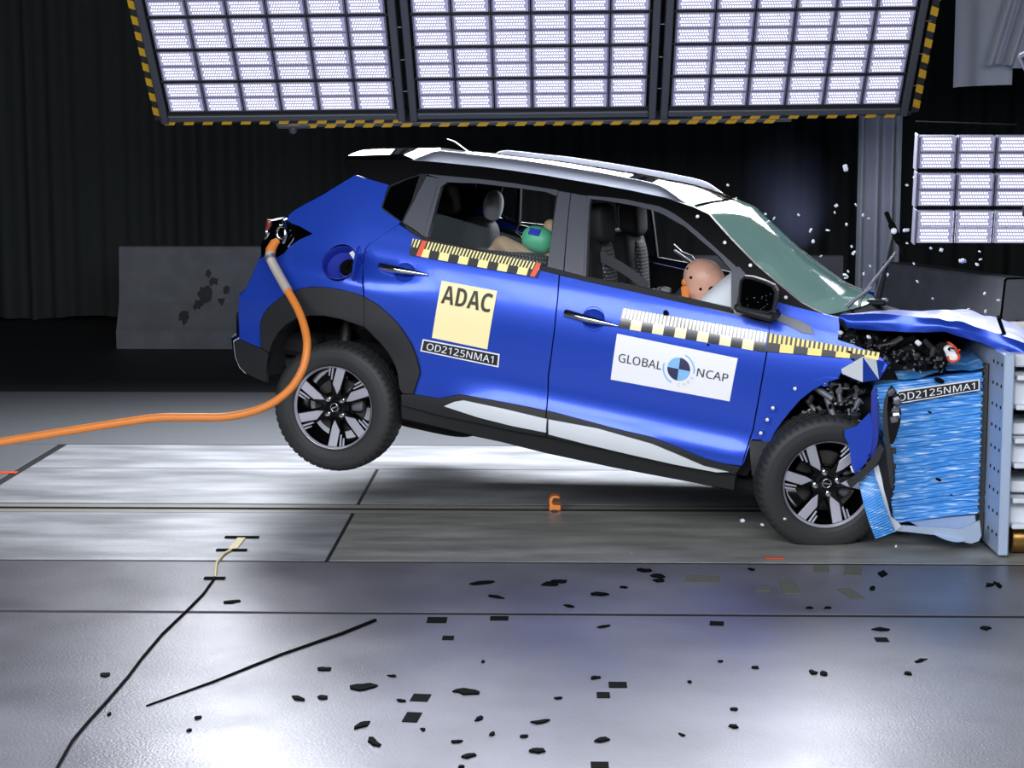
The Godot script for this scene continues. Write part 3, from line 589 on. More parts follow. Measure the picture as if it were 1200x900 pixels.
# surface nets of a distance field (negative inside)
func nets(field: Callable, lo: Vector3, hi: Vector3, cell: float) -> MB:
	var nx = int((hi.x - lo.x) / cell) + 2; var ny = int((hi.y - lo.y) / cell) + 2; var nz = int((hi.z - lo.z) / cell) + 2
	var d = PackedFloat32Array(); d.resize(nx * ny * nz)
	for k in nz:
		for j in ny:
			for i in nx:
				d[(k * ny + j) * nx + i] = field.call(lo + Vector3(i, j, k) * cell)
	var at = {}
	for k in nz - 1:
		for j in ny - 1:
			for i in nx - 1:
				var s = Vector3.ZERO; var c = 0
				for e in [[0, 0, 0, 1, 0, 0], [0, 1, 0, 1, 1, 0], [0, 0, 1, 1, 0, 1], [0, 1, 1, 1, 1, 1], [0, 0, 0, 0, 1, 0], [1, 0, 0, 1, 1, 0], [0, 0, 1, 0, 1, 1], [1, 0, 1, 1, 1, 1], [0, 0, 0, 0, 0, 1], [1, 0, 0, 1, 0, 1], [0, 1, 0, 0, 1, 1], [1, 1, 0, 1, 1, 1]]:
					var a = d[((k + e[2]) * ny + j + e[1]) * nx + i + e[0]]; var b = d[((k + e[5]) * ny + j + e[4]) * nx + i + e[3]]
					if (a < 0) != (b < 0):
						s += Vector3(e[0], e[1], e[2]).lerp(Vector3(e[3], e[4], e[5]), a / (a - b)); c += 1
				if c: at[(k * ny + j) * nx + i] = lo + (Vector3(i, j, k) + s / c) * cell
	var nrm = {}
	var h = cell * 0.6
	for key in at:
		var p: Vector3 = at[key]
		nrm[key] = Vector3(field.call(p + Vector3(h, 0, 0)) - field.call(p - Vector3(h, 0, 0)), field.call(p + Vector3(0, h, 0)) - field.call(p - Vector3(0, h, 0)), field.call(p + Vector3(0, 0, h)) - field.call(p - Vector3(0, 0, h))).normalized()
	var mb = MB.new()
	var st = [1, nx, nx * ny]
	for k in range(1, nz - 1):
		for j in range(1, ny - 1):
			for i in range(1, nx - 1):
				var o = (k * ny + j) * nx + i
				for ax in 3:
					if (d[o] < 0) != (d[o + st[ax]] < 0):
						var s1: int = st[(ax + 1) % 3]; var s2: int = st[(ax + 2) % 3]
						var c = [o, o - s1, o - s1 - s2, o - s2]
						if at.has(c[0]) and at.has(c[1]) and at.has(c[2]) and at.has(c[3]):
							mb.t(at[c[0]], at[c[1]], at[c[2]], nrm[c[0]], nrm[c[1]], nrm[c[2]])
							mb.t(at[c[0]], at[c[2]], at[c[3]], nrm[c[0]], nrm[c[2]], nrm[c[3]])
	return mb


func cap(p: Vector3, a: Vector3, b: Vector3, ra: float, rb: float) -> float:
	var ab = b - a
	var t = clampf((p - a).dot(ab) / ab.length_squared(), 0.0, 1.0)
	return p.distance_to(a + ab * t) - lerpf(ra, rb, t)


func smin(a: float, b: float, k: float) -> float:
	var h = clampf(0.5 + 0.5 * (b - a) / k, 0.0, 1.0)
	return lerpf(b, a, h) - k * h * (1.0 - h)


func make_materials() -> void:
	M.paint = mat(Color(0.155, 0.295, 0.74), 0.28, 0.36, {"clearcoat_enabled": true, "clearcoat": 0.3, "clearcoat_roughness": 0.10, "metallic_specular": 0.4})
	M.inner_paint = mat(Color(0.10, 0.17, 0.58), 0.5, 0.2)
	M.black_gloss = mat(Color(0.018, 0.018, 0.02), 0.05)
	M.black_satin = mat(Color(0.022, 0.022, 0.025), 0.45, 0.0, {"metallic_specular": 0.25})
	M.black_plastic = mat(Color(0.11, 0.115, 0.12), 0.62)
	M.trim_grey = mat(Color(0.27, 0.28, 0.31), 0.42)
	M.rubber_black = mat(Color(0.05, 0.05, 0.055), 0.7)
	M.lining = mat(Color(0.035, 0.035, 0.04), 0.85)
	M.dark_void = mat(Color(0.02, 0.02, 0.022), 0.9)
	M.tyre = mat(Color(0.16, 0.165, 0.165), 0.6)
	M.rim_black = mat(Color(0.03, 0.03, 0.034), 0.2, 0.3)
	M.machined = mat(Color(0.80, 0.80, 0.84), 0.34, 0.55)
	M.chrome = mat(Color(0.85, 0.86, 0.88), 0.12, 1.0)
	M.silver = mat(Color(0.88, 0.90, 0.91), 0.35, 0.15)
	M.rail_silver = mat(Color(0.62, 0.64, 0.69), 0.35, 0.75)
	M.steel = mat(Color(0.52, 0.53, 0.54), 0.4, 0.8)
	M.iron = mat(Color(0.30, 0.29, 0.28), 0.55, 0.7)
	M.windshield = mat(Color(0.58, 0.77, 0.71, 0.74), 0.06, 0.0, {"transparency": BaseMaterial3D.TRANSPARENCY_ALPHA})
	M.pane = mat(Color(0.5, 0.55, 0.56, 0.10), 0.03, 0.0, {"transparency": BaseMaterial3D.TRANSPARENCY_ALPHA})
	M.dark_glass = mat(Color(0.01, 0.012, 0.014), 0.06)
	M.white = mat(Color(0.93, 0.93, 0.93), 0.5)
	M.sticker_white = mat(Color(0.95, 0.95, 0.95), 0.35)
	M.sticker_yellow = mat(Color(1.0, 0.94, 0.70), 0.4)
	M.sticker_black = mat(Color(0.07, 0.07, 0.075), 0.45)
	M.ink_olive = mat(Color(0.20, 0.19, 0.10), 0.5)
	M.ink_slate = mat(Color(0.17, 0.19, 0.24), 0.6)
	M.ink_navy = mat(Color(0.16, 0.17, 0.32), 0.5)
	M.ink_sky = mat(Color(0.52, 0.75, 0.92), 0.5)
	M.ink_pale = mat(Color(0.80, 0.80, 0.82), 0.5)
	M.orange = mat(Color(0.88, 0.52, 0.22), 0.5)
	M.orange_red = mat(Color(0.86, 0.30, 0.14), 0.5)
	M.braid = mat(Color(0.74, 0.70, 0.66), 0.5, 0.2, {"normal_enabled": true, "normal_texture": noise_tex(0.08, Color.BLACK, Color.WHITE, 2), "uv1_triplanar": true, "uv1_scale": Vector3.ONE * 6})
	M.braid.normal_enabled = false
	M.skin_tan = mat(Color(0.86, 0.66, 0.57), 0.42)
	M.sand = mat(Color(0.66, 0.57, 0.44), 0.6)
	M.mint = mat(Color(0.33, 0.72, 0.54), 0.45)
	M.patch_blue = mat(Color(0.18, 0.24, 0.72), 0.5)
	M.airbag = mat(Color(0.95, 0.97, 0.99), 0.8)
	M.seat = mat(Color(0.07, 0.07, 0.075), 0.75)
	M.belt = mat(Color(0.17, 0.18, 0.20), 0.7)
	M.grey_part = mat(Color(0.42, 0.43, 0.45), 0.5, 0.4)
	M.brass = mat(Color(0.55, 0.42, 0.22), 0.35, 0.8)
	M.hazard_yellow = mat(Color(0.80, 0.62, 0.10), 0.55)
	M.hazard_black = mat(Color(0.05, 0.05, 0.05), 0.6)
	M.frame = mat(Color(0.17, 0.18, 0.19), 0.55, 0.3)
	M.frame_light = mat(Color(0.30, 0.31, 0.33), 0.5, 0.3)
	M.lamp_body = mat(Color(0.50, 0.50, 0.56), 0.5, 0.2)
	M.white_beam = mat(Color(0.86, 0.88, 0.90), 0.45)
	M.tail_red = mat(Color(0.45, 0.05, 0.04), 0.15, 0.0, {"clearcoat_enabled": true})
	# seat cloth with a woven dot, also used for LED reflections on the child seat
	var im = Image.create(64, 64, false, Image.FORMAT_RGB8)
	im.fill(Color(0.07, 0.07, 0.08))
	for i in 4:
		for j in 4:
			im.fill_rect(Rect2i(i * 16 + (8 if j % 2 else 0), j * 16 + 3, 9, 9), Color(0.52, 0.53, 0.55))
	M.seat_dots = mat(Color.WHITE, 0.8, 0.0, {"albedo_texture": ImageTexture.create_from_image(im), "uv1_triplanar": true, "uv1_scale": Vector3.ONE * 14})
	# LED board: rows of bright diodes on a pale board
	im = Image.create(256, 96, false, Image.FORMAT_RGB8)
	im.fill(Color(0.42, 0.42, 0.52))
	for r in 4:
		for c in 12:
			var x0 = 12 + c * 18 + (r % 2) * 9
			for y in 22:
				for x in 17:
					var dd = Vector2(x - 8, (y - 11) * 0.74).length()
					if dd < 6.2 and x0 + x < 256: im.set_pixel(x0 + x, 3 + r * 22 + y, Color(1, 1, 1) if dd < 5.0 else Color(0.8, 0.8, 0.88))
	M.led = mat(Color(0.25, 0.25, 0.3), 0.6, 0.0, {"emission_enabled": true, "emission": Color(1, 1, 1), "emission_energy_multiplier": 2.1, "emission_texture": ImageTexture.create_from_image(im), "emission_operator": BaseMaterial3D.EMISSION_OP_MULTIPLY})
	# scale tape: blocks below, ticks above
	M.tape_rear = mat(Color.WHITE, 0.4, 0.0, {"albedo_texture": scale_tape(13, Color(0.99, 0.93, 0.62), true)})
	M.tape_front = mat(Color.WHITE, 0.22, 0.0, {"albedo_texture": scale_tape(13, Color(0.99, 0.94, 0.74), false), "clearcoat_enabled": true, "clearcoat": 1.0, "clearcoat_roughness": 0.1})
	M.tape_fender = mat(Color.WHITE, 0.4, 0.0, {"albedo_texture": scale_tape(8, Color(0.99, 0.89, 0.48), false)})
	# floor paint: pale grey, worn and slightly shiny
	var rough = noise_tex(0.006, Color(0.30, 0.30, 0.30), Color(0.46, 0.46, 0.46), 5, 1024, FastNoiseLite.TYPE_SIMPLEX_SMOOTH, 5)
	var fine = noise_tex(0.05, Color(0.35, 0.35, 0.35), Color(0.65, 0.65, 0.65), 3, 512, FastNoiseLite.TYPE_SIMPLEX_SMOOTH, 9)
	var tone = noise_tex(0.004, Color(0.30, 0.30, 0.325), Color(0.47, 0.47, 0.50), 6, 1024, FastNoiseLite.TYPE_SIMPLEX_SMOOTH, 3)
	M.floor_paint = mat(Color(1, 1, 1), 1.0, 0.0, {"albedo_texture": tone, "roughness_texture": rough, "uv1_triplanar": true, "uv1_world_triplanar": true, "uv1_scale": Vector3.ONE * 0.22, "heightmap_enabled": false})
	M.floor_paint.metallic_specular = 0.75
	M.floor_paint.normal_enabled = true
	var bump = FastNoiseLite.new(); bump.frequency = 0.45; bump.fractal_octaves = 3; bump.seed = 4
	var bt = NoiseTexture2D.new(); bt.width = 1024; bt.height = 1024; bt.seamless = true; bt.as_normal_map = true; bt.bump_strength = 2.0; bt.noise = bump
	M.floor_paint.normal_texture = bt
	M.floor_paint.normal_scale = 0.12
	M.floor_plate = M.floor_paint.duplicate()
	M.floor_plate.albedo_texture = noise_tex(0.009, Color(0.50, 0.51, 0.52), Color(0.77, 0.78, 0.79), 6, 1024, FastNoiseLite.TYPE_SIMPLEX_SMOOTH, 21)
	M.floor_plate.uv1_scale = Vector3(0.12, 0.4, 0.4)
	M.floor_plate.metallic = 0.35
	M.floor_plate.roughness_texture = noise_tex(0.008, Color(0.36, 0.36, 0.36), Color(0.56, 0.56, 0.56), 5, 512, FastNoiseLite.TYPE_SIMPLEX_SMOOTH, 17)
	M.floor_plate_shaded = M.floor_plate.duplicate()
	M.floor_plate_shaded.albedo_texture = noise_tex(0.012, Color(0.50, 0.50, 0.48), Color(0.74, 0.74, 0.71), 6, 1024, FastNoiseLite.TYPE_SIMPLEX_SMOOTH, 33)  # darker, browner tint stands in for the car shadow on this plate
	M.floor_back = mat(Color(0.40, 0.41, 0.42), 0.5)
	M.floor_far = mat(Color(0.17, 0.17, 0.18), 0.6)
	M.joint = mat(Color(0.05, 0.05, 0.05), 0.8)
	M.rail_iron = mat(Color(0.62, 0.61, 0.58), 0.42, 0.25)
	var con = noise_tex(0.01, Color(0.43, 0.44, 0.455), Color(0.50, 0.51, 0.525), 5, 512, FastNoiseLite.TYPE_SIMPLEX_SMOOTH, 8)
	M.concrete = mat(Color.WHITE, 0.85, 0.0, {"albedo_texture": con, "uv1_triplanar": true, "uv1_scale": Vector3.ONE * 0.7})
	M.curtain_black = mat(Color(0.235, 0.255, 0.245), 0.9)
	M.curtain_grey = mat(Color(0.80, 0.82, 0.86), 0.8)
	M.wall = mat(Color(0.10, 0.10, 0.11), 0.9)
	# crushed honeycomb: blue paint with long pale scuffs
	var scuff = noise_tex(0.02, Color(0.30, 0.64, 0.90), Color(0.45, 0.74, 0.96), 4, 512, FastNoiseLite.TYPE_SIMPLEX_SMOOTH, 12)
	M.honeycomb = mat(Color.WHITE, 0.45, 0.1, {"albedo_texture": scuff, "uv1_triplanar": true, "uv1_scale": Vector3(0.5, 6, 3)})
	M.honeycomb.detail_enabled = true
	M.honeycomb.detail_albedo = noise_tex(0.02, Color(0.20, 0.52, 0.82), Color(0.95, 0.97, 1.0), 4, 512, FastNoiseLite.TYPE_SIMPLEX_SMOOTH, 14, 0.70)
	M.honeycomb.detail_blend_mode = BaseMaterial3D.BLEND_MODE_MIX
	var half = Image.create(4, 4, false, Image.FORMAT_RGB8); half.fill(Color(0.8, 0.8, 0.8))
	M.honeycomb.detail_mask = ImageTexture.create_from_image(half)
	M.alu_sheet = mat(Color(0.70, 0.77, 0.86), 0.4, 0.2)
	M.shard = mat(Color(0.028, 0.030, 0.028), 0.8, 0.0, {"metallic_specular": 0.2})
	M.tape_patch = mat(Color(0.36, 0.37, 0.32), 0.6)
	M.tape_dark = mat(Color(0.07, 0.08, 0.07), 0.85, 0.0, {"metallic_specular": 0.2})
	M.spark = mat(Color(0.85, 0.87, 0.9), 0.4)


func scale_tape(blocks: int, yellow: Color, red_ends: bool) -> ImageTexture:
	var bw = 48
	var im = Image.create(blocks * bw, 96, false, Image.FORMAT_RGB8)
	var black = Color(0.05, 0.05, 0.05)
	im.fill(yellow)
	for b in blocks:
		if b % 2 == 0: im.fill_rect(Rect2i(b * bw, 48, bw, 48), black)
		for k in 3:
			var x = b * bw + k * 16
			if red_ends:
				for y in 48:
					im.fill_rect(Rect2i(clampi(x + 6 - y / 8, 0, blocks * bw - 9), y, 8, 1), black)
			else:
				im.fill_rect(Rect2i(x, 0, 7, 48), black)
	if red_ends:
		for y in 96:
			for e in [0.062, 0.955]:
				im.fill_rect(Rect2i(int(e * blocks * bw) + 8 - y / 8, y, 24, 1), Color(0.90, 0.33, 0.16))
	return ImageTexture.create_from_image(im)


# ---- lamps. A panel of LED floodlights: local x right, y up the slope, z the way it shines; origin at its lower left corner
const MOD_W := 0.252
const MOD_H := 0.268

func board_mesh(w: float, h: float) -> ArrayMesh:
	var mb = MB.new()
	mb.q(Vector3(-w / 2, -h / 2, 0.011), Vector3(w / 2, -h / 2, 0.011), Vector3(w / 2, h / 2, 0.011), Vector3(-w / 2, h / 2, 0.011), Vector3(0, 0, 1), [Vector2(0, 1), Vector2(1, 1), Vector2(1, 0), Vector2(0, 0)])
	return mb.mesh()


func module_mesh(w: float, h: float) -> ArrayMesh:
	var mb = MB.new()
	mb.box(T(Vector3(0, 0, -0.03)), Vector3(w - 0.006, h - 0.026, 0.06), 0.006)
	for s in [-1.0, 1.0]:  # side lips and mounting bosses
		mb.box(T(Vector3(s * (w / 2 - 0.008), 0, 0.004)), Vector3(0.008, h - 0.03, 0.016), 0.002)
		for k in [-1.0, 1.0]:
			mb.lathe([Vector2(0.007, 0.0), Vector2(0.007, 0.008), Vector2(0.0, 0.009)], 8, T(Vector3(s * (w / 2 - 0.017), k * h * 0.24, 0.0), rot(Vector3.RIGHT, 90)))
	mb.box(T(Vector3(0, 0, 0.004)), Vector3(w - 0.02, 0.007, 0.012), 0.002)
	return mb.mesh()


func lamp_row(parent: Node3D, cols: int, x0: float, y0: float, w: float, h: float, mm: ArrayMesh, bm: ArrayMesh) -> void:
	for c in cols:
		var md = obj("lamp_module", mm, M.lamp_body, parent)
		md.position = Vector3(x0 + (c + 0.5) * w, y0 + h / 2, 0)
		for s in [-1.0, 1.0]:
			var b = obj("led_board", bm, M.led, md)
			b.position = Vector3(0, s * h * 0.232, 0)


func area(called: String, xf: Transform3D, size: Vector2, energy: float) -> void:
	var l = AreaLight3D.new()
	l.name = called
	l.area_size = size
	l.light_energy = energy
	l.light_color = Color(0.95, 0.965, 1.0)
	l.shadow_enabled = true
	l.area_range = 40.0
	l.transform = xf
	add_child(l, true)


var bank_back: Transform3D
var bank_front: Transform3D
var bank_k = Vector2(0.985, 0.018)  # width of a panel's lamps, gap

func panel_xf(bank: Transform3D, k: int) -> Transform3D:
	return bank * T(Vector3(0.05 + k * 1.672, 0.075, 0.0))


func panel_lights(bank: Transform3D, rows: int, total: float) -> void:
	for k in (3 if bank == bank_back else 5):
		for r in rows:
			area("lamp_row_light", panel_xf(bank, k) * T(Vector3(0.756, (r + 0.5) * MOD_H, 0.03), rot(Vector3.UP, 180)), Vector2(1.50, 0.236), total / ((3.0 if bank == bank_back else 5.0) * rows))


func light_panel(bank: Transform3D, k: int, rows: int, label: String, group: String) -> void:
	var p = node("light_panel", self, panel_xf(bank, k))
	tag(p, label, "light panel", group)
	var mm = module_mesh(MOD_W, MOD_H); var bm = board_mesh(0.222, 0.108)
	for r in rows: lamp_row(p, 6, 0, r * MOD_H, MOD_W, MOD_H, mm, bm)
	var mb = MB.new()
	var H = rows * MOD_H
	for x in [-0.04, 1.552]: mb.box(T(Vector3(x, H / 2 - 0.02, -0.02)), Vector3(0.05, H + 0.14, 0.09), 0.006)
	for y in [-0.045, H + 0.03]: mb.box(T(Vector3(0.756, y, -0.02)), Vector3(1.54, 0.05, 0.09), 0.006)
	obj("frame", mb, M.frame_light, p)
	mb = MB.new()
	for r in rows + 1: mb.box(T(Vector3(0.756, r * MOD_H, -0.005)), Vector3(1.535, 0.022, 0.03), 0.003)
	obj("crossbar", mb, M.hazard_black, p)
	mb = MB.new()
	mb.box(T(Vector3(0.756, H / 2, -0.075)), Vector3(1.54, H, 0.02))
	obj("back_plate", mb, M.hazard_black, p)
	mb = MB.new()
	mb.tube([Vector3(1.575, 0.0, 0.0), Vector3(1.62, 0.0, 0.0)], 0.004, 6)
	var rod = mb.mesh()
	for r in rows: obj("tie_rod", rod, M.steel, p).position.y = (r + 0.6) * MOD_H


func stripes(parent: Node, a: Vector3, b: Vector3, nrm: Vector3, up: Vector3, w: float, pitch: float) -> void:
	var d = (b - a).normalized()
	var count = int(a.distance_to(b) / pitch)
	var poly = PackedVector2Array([Vector2(0, -w / 2), Vector2(pitch * 0.52, -w / 2), Vector2(pitch * 0.68, w / 2), Vector2(pitch * 0.16, w / 2)])
	var mb = MB.new()
	mb.prism(poly, 0.0, 0.003, Transform3D.IDENTITY)
	var m = mb.mesh()
	for i in count:
		var o = obj("yellow_stripe", m, M.hazard_yellow, parent)
		o.transform = T(a + d * (i * pitch + pitch * 0.15), Basis(d, up, nrm))


func build_lights() -> void:
	for k in 3:
		light_panel(bank_back, k, 7, ["leftmost big LED panel hung above the rear of the blue car", "middle big LED panel hung above the roof of the blue car", "rightmost big LED panel hung above the nose of the blue car"][k], "LED panels hung behind the car")
	for k in 5: light_panel(bank_front, k, 7, "LED panel facing the car's side from above the camera, %s of five" % ["first", "second", "third", "fourth", "fifth"][k], "LED panels hung on the camera side")
	# the gantry with hazard tape that holds the three panels
	var g = node("lamp_gantry", self, bank_back)
	tag(g, "dark steel lamp gantry edged with yellow and black hazard tape", "gantry")
	var mb = MB.new()
	var L = 5.0; var H = 2.06
	mb.box(T(Vector3(0.8, -0.01, -0.06)), Vector3(1.66, 0.035, 0.12), 0.004)
	mb.box(T(Vector3(4.25, -0.01, -0.06)), Vector3(1.5, 0.035, 0.12), 0.004)
	for x in [-0.035, L + 0.02]: mb.box(T(Vector3(x, H / 2, -0.06)), Vector3(0.05, H, 0.12), 0.004)
	mb.box(T(Vector3(L / 2, H + 0.02, -0.06)), Vector3(L + 0.1, 0.05, 0.12), 0.004)
	obj("frame", mb, M.frame, g)
	mb = MB.new()
	mb.box(T(Vector3(2.48, -0.058, -0.05)), Vector3(3.46, 0.032, 0.1), 0.004)
	mb.box(T(Vector3(0.87, -0.062, -0.03)), Vector3(0.22, 0.03, 0.08), 0.004)
	mb.lathe([Vector2(0.03, -0.03), Vector2(0.03, 0.0), Vector2(0.012, 0.012)], 10, T(Vector3(0.86, -0.075, 0)))
	obj("lower_beam", mb, M.frame_light, g)
	for x in [0.2, 1.6, 3.3, 4.8]:
		mb = MB.new()
		mb.tube([Vector3(x, 2.0, -0.2), bank_back.affine_inverse() * (bank_back * Vector3(x, 2.0, -0.2) * Vector3(1, 0, 1) + Vector3(0, 6.4, 0))], 0.03, 8)
		obj("hanger", mb, M.frame, g)
	stripes(g, Vector3(-0.02, -0.012, 0.002), Vector3(1.66, -0.012, 0.002), Vector3(0, 0, 1), Vector3(0, 1, 0), 0.05, 0.128)
	stripes(g, Vector3(3.52, -0.012, 0.002), Vector3(5.0, -0.012, 0.002), Vector3(0, 0, 1), Vector3(0, 1, 0), 0.05, 0.128)
	stripes(g, Vector3(0.80, -0.06, 0.002), Vector3(4.2, -0.06, 0.002), Vector3(0, 0, 1), Vector3(0, 1, 0), 0.032, 0.128)
	stripes(g, Vector3(-0.035, 0.02, 0.002), Vector3(-0.035, 2.0, 0.002), Vector3(0, 0, 1), Vector3(-1, 0, 0), 0.048, 0.128)
	stripes(g, Vector3(L + 0.02, 0.02, 0.002), Vector3(L + 0.02, 2.0, 0.002), Vector3(0, 0, 1), Vector3(-1, 0, 0), 0.048, 0.128)
	# the lamp trolley behind the barrier
	var t = node("floodlight_trolley", self, T(Vector3(2.30, 1.185, -2.7)))
	tag(t, "white floodlight trolley of three tilted LED rows behind the crash barrier", "floodlight")
	var mm = module_mesh(0.245, 0.232); var bm = board_mesh(0.215, 0.094)
	for r in 3:
		var row = node("lamp_row", t, T(Vector3(0, r * 0.236 + 0.01, 0), rot(Vector3.RIGHT, 9)))
		var bodies = MB.new()
		for c in 5: 
			var q = mm.surface_get_arrays(0)
			for i in q[Mesh.ARRAY_VERTEX].size():
				bodies.v.append(q[Mesh.ARRAY_VERTEX][i] + Vector3((c + 0.5) * 0.245, 0.116, 0)); bodies.n.append(q[Mesh.ARRAY_NORMAL][i]); bodies.uv.append(Vector2.ZERO)
		bodies.box(T(Vector3(-0.004, 0.116, -0.03)), Vector3(0.012, 0.228, 0.09), 0.003)
		obj("housing", bodies, M.lamp_body, row)
		for c in 5:
			for s in [-1.0, 1.0]:
				var b = obj("led_board", bm, M.led, row)
				b.position = Vector3((c + 0.5) * 0.245, 0.116 + s * 0.054, 0.0)
	mb = MB.new()
	mb.box(T(Vector3(1.15, -0.58, -0.16)), Vector3(0.06, 1.2, 0.06), 0.004)
	mb.box(T(Vector3(1.15, -1.155, -0.16)), Vector3(0.5, 0.06, 0.5), 0.004)
	for y in [0.12, 0.36, 0.60]: mb.box(T(Vector3(0.62, y, -0.12)), Vector3(1.2, 0.05, 0.03), 0.004)
	mb.box(T(Vector3(1.15, 0.35, -0.16)), Vector3(0.06, 0.7, 0.06), 0.004)
	mb.tube([Vector3(-0.01, 0.79, 0), Vector3(0.62, 0.77, 0)], 0.005, 6)
	obj("stand", mb, M.dark_void, t)
	# a floodlight of which only the corner shows, and its cable
	t = node("floodlight", self, T(Vector3(2.50, 2.175, -0.6), rot(Vector3(0, 0, 1), 27) * rot(Vector3(0, 1, 0), -18)))
	tag(t, "single tilted floodlight cut by the right edge, above the trolley", "floodlight")
	mb = MB.new()
	mb.box(T(Vector3(0.13, 0, -0.05)), Vector3(0.32, 0.26, 0.1), 0.012)
	mb.box(T(Vector3(0.13, 0.135, 0.01)), Vector3(0.34, 0.02, 0.14), 0.004)
	mb.box(T(Vector3(-0.035, 0.0, 0.01)), Vector3(0.015, 0.27, 0.14), 0.004)
	obj("housing", mb, M.lamp_body, t)
	for r in 2:
		var b = obj("led_board", board_mesh(0.28, 0.1), M.led, t)
		b.position = Vector3(0.13, -0.06 + r * 0.115, 0.0)
	mb = MB.new()
	mb.box(T(Vector3(0.05, -0.20, -0.02)), Vector3(0.03, 0.2, 0.03), 0.004)
	mb.box(T(Vector3(0.13, -0.30, -0.02)), Vector3(0.2, 0.03, 0.03), 0.004)
	mb.tube([Vector3(0.14, -0.3, -0.02), Vector3(1.6, 4.2, -0.02)], 0.02, 8)
	obj("bracket", mb, M.grey_part, t)
	mb = MB.new()
	mb.tube([Vector3(2.46, 2.9, -0.2), Vector3(2.385, 2.3, -0.2), Vector3(2.362, 1.95, -0.2), Vector3(2.36, 1.75, -0.2), Vector3(2.375, 1.55, -0.2), Vector3(2.39, 1.5, -0.2)], 0.007, 8)
	var cb = node("hanging_cable")
	obj("cable", mb, M.hazard_black, cb)
	mb = MB.new()
	mb.box(T(Vector3(2.375, 1.49, -0.2)), Vector3(0.05, 0.05, 0.04), 0.006)
	obj("connector", mb, M.shard, cb)
	tag(cb, "black cable hanging in front of the floodlight trolley at the right edge", "cable")


func slab(x0: float, x1: float, z0: float, z1: float, y := 0.0) -> MB:
	var mb = MB.new()
	mb.box(T(Vector3((x0 + x1) / 2, y - 0.06, (z0 + z1) / 2)), Vector3(x1 - x0, 0.12, z1 - z0), 0.004)
	return mb


func build_floor() -> void:
	var g = 0.013
	var f = node("floor")
	tag(f, "pale grey test hall floor of steel plates with black joints", "", "", "structure")
	var mb = MB.new()
	mb.box(T(Vector3(0, -0.17, 1)), Vector3(19, 0.1, 24), 0)
	obj("floor_base", mb, M.joint, f)
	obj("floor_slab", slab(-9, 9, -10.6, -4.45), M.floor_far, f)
	obj("floor_slab", slab(-9, 9, -4.44, -2.0 - g), M.floor_back, f)
	obj("floor_slab", slab(-9, -3.02 - g * 2, -2.0 + g, 2.1 - g), M.floor_back, f)
	obj("floor_plate", slab(-3.02 + g * 2, 9, -2.0 + g, -1.15 - g / 2), M.floor_plate, f)
	obj("floor_plate", slab(-3.02 + g * 2, -1.0 - g / 2, -1.15 + g / 2, -0.12), M.floor_plate, f)
	obj("floor_plate", slab(-1.0 + g / 2, 9, -1.15 + g / 2, -0.12), M.floor_plate, f)
	obj("floor_plate", slab(-3.02 + g * 2, -1.0 - g / 2, 0.12, 1.2 - g), M.floor_plate, f)
	obj("floor_plate", slab(-1.0 + g / 2, 9, 0.12, 1.2 - g), M.floor_plate_shaded, f)
	obj("floor_plate", slab(-3.02 + g * 2, 9, 1.2 + g, 2.1 - g * 1.3), M.floor_paint, f)
	obj("floor_slab", slab(-9, 9, 2.1 + g * 1.3, 12.5), M.floor_paint, f)
	for k in [[0.0, 18.0, 2.1, 0.05], [3.0, 12.0, 1.2, 0.04], [3.0, 12.0, -1.15, 0.03], [3.0, 12.0, -2.0, 0.05], [0.0, 18.0, 0.117, 0.02], [0.0, 18.0, -0.117, 0.02], [0.0, 18.0, -0.0205, 0.010], [0.0, 18.0, 0.0205, 0.010]]:
		mb = MB.new(); mb.box(T(Vector3(k[0], -0.012, k[2])), Vector3(k[1], 0.02, k[3]))
		obj("joint_seal", mb, M.joint, f)
	for k in [[-3.02, 0.05, 4.1, 0.06], [-1.0, -0.63, 1.04, 0.02], [-1.0, 0.66, 1.08, 0.02]]:
		mb = MB.new(); mb.box(T(Vector3(k[0], -0.012, k[1])), Vector3(k[3], 0.02, k[2]))
		obj("joint_seal", mb, M.joint, f)
	for z in [-0.085, 0.085]:
		mb = MB.new()
		mb.box(T(Vector3(0, -0.052, z * 0.8)), Vector3(18, 0.1, 0.082), 0.004)
		obj("rail_flange", mb, M.rail_iron, f)
	mb = MB.new()
	mb.box(T(Vector3(0, -0.07, 0.0)), Vector3(18, 0.1, 0.028), 0.004)
	obj("rail_slot", mb, M.steel, f)
	# room shell
	struct("ceiling", slab(-9.2, 9.2, -11, 13, 6.6), M.wall)
	for w in [["wall_back", Vector3(0, 3.2, -10.9), Vector3(18.4, 6.6, 0.2)], ["wall_front", Vector3(0, 3.2, 12.7), Vector3(18.4, 6.6, 0.2)], ["wall_left", Vector3(-9.1, 3.2, 1), Vector3(0.2, 6.6, 23.6)], ["wall_right", Vector3(9.1, 3.2, 1), Vector3(0.2, 6.6, 23.6)]]:
		mb = MB.new(); mb.box(T(w[1]), w[2]); struct(w[0], mb, M.wall)


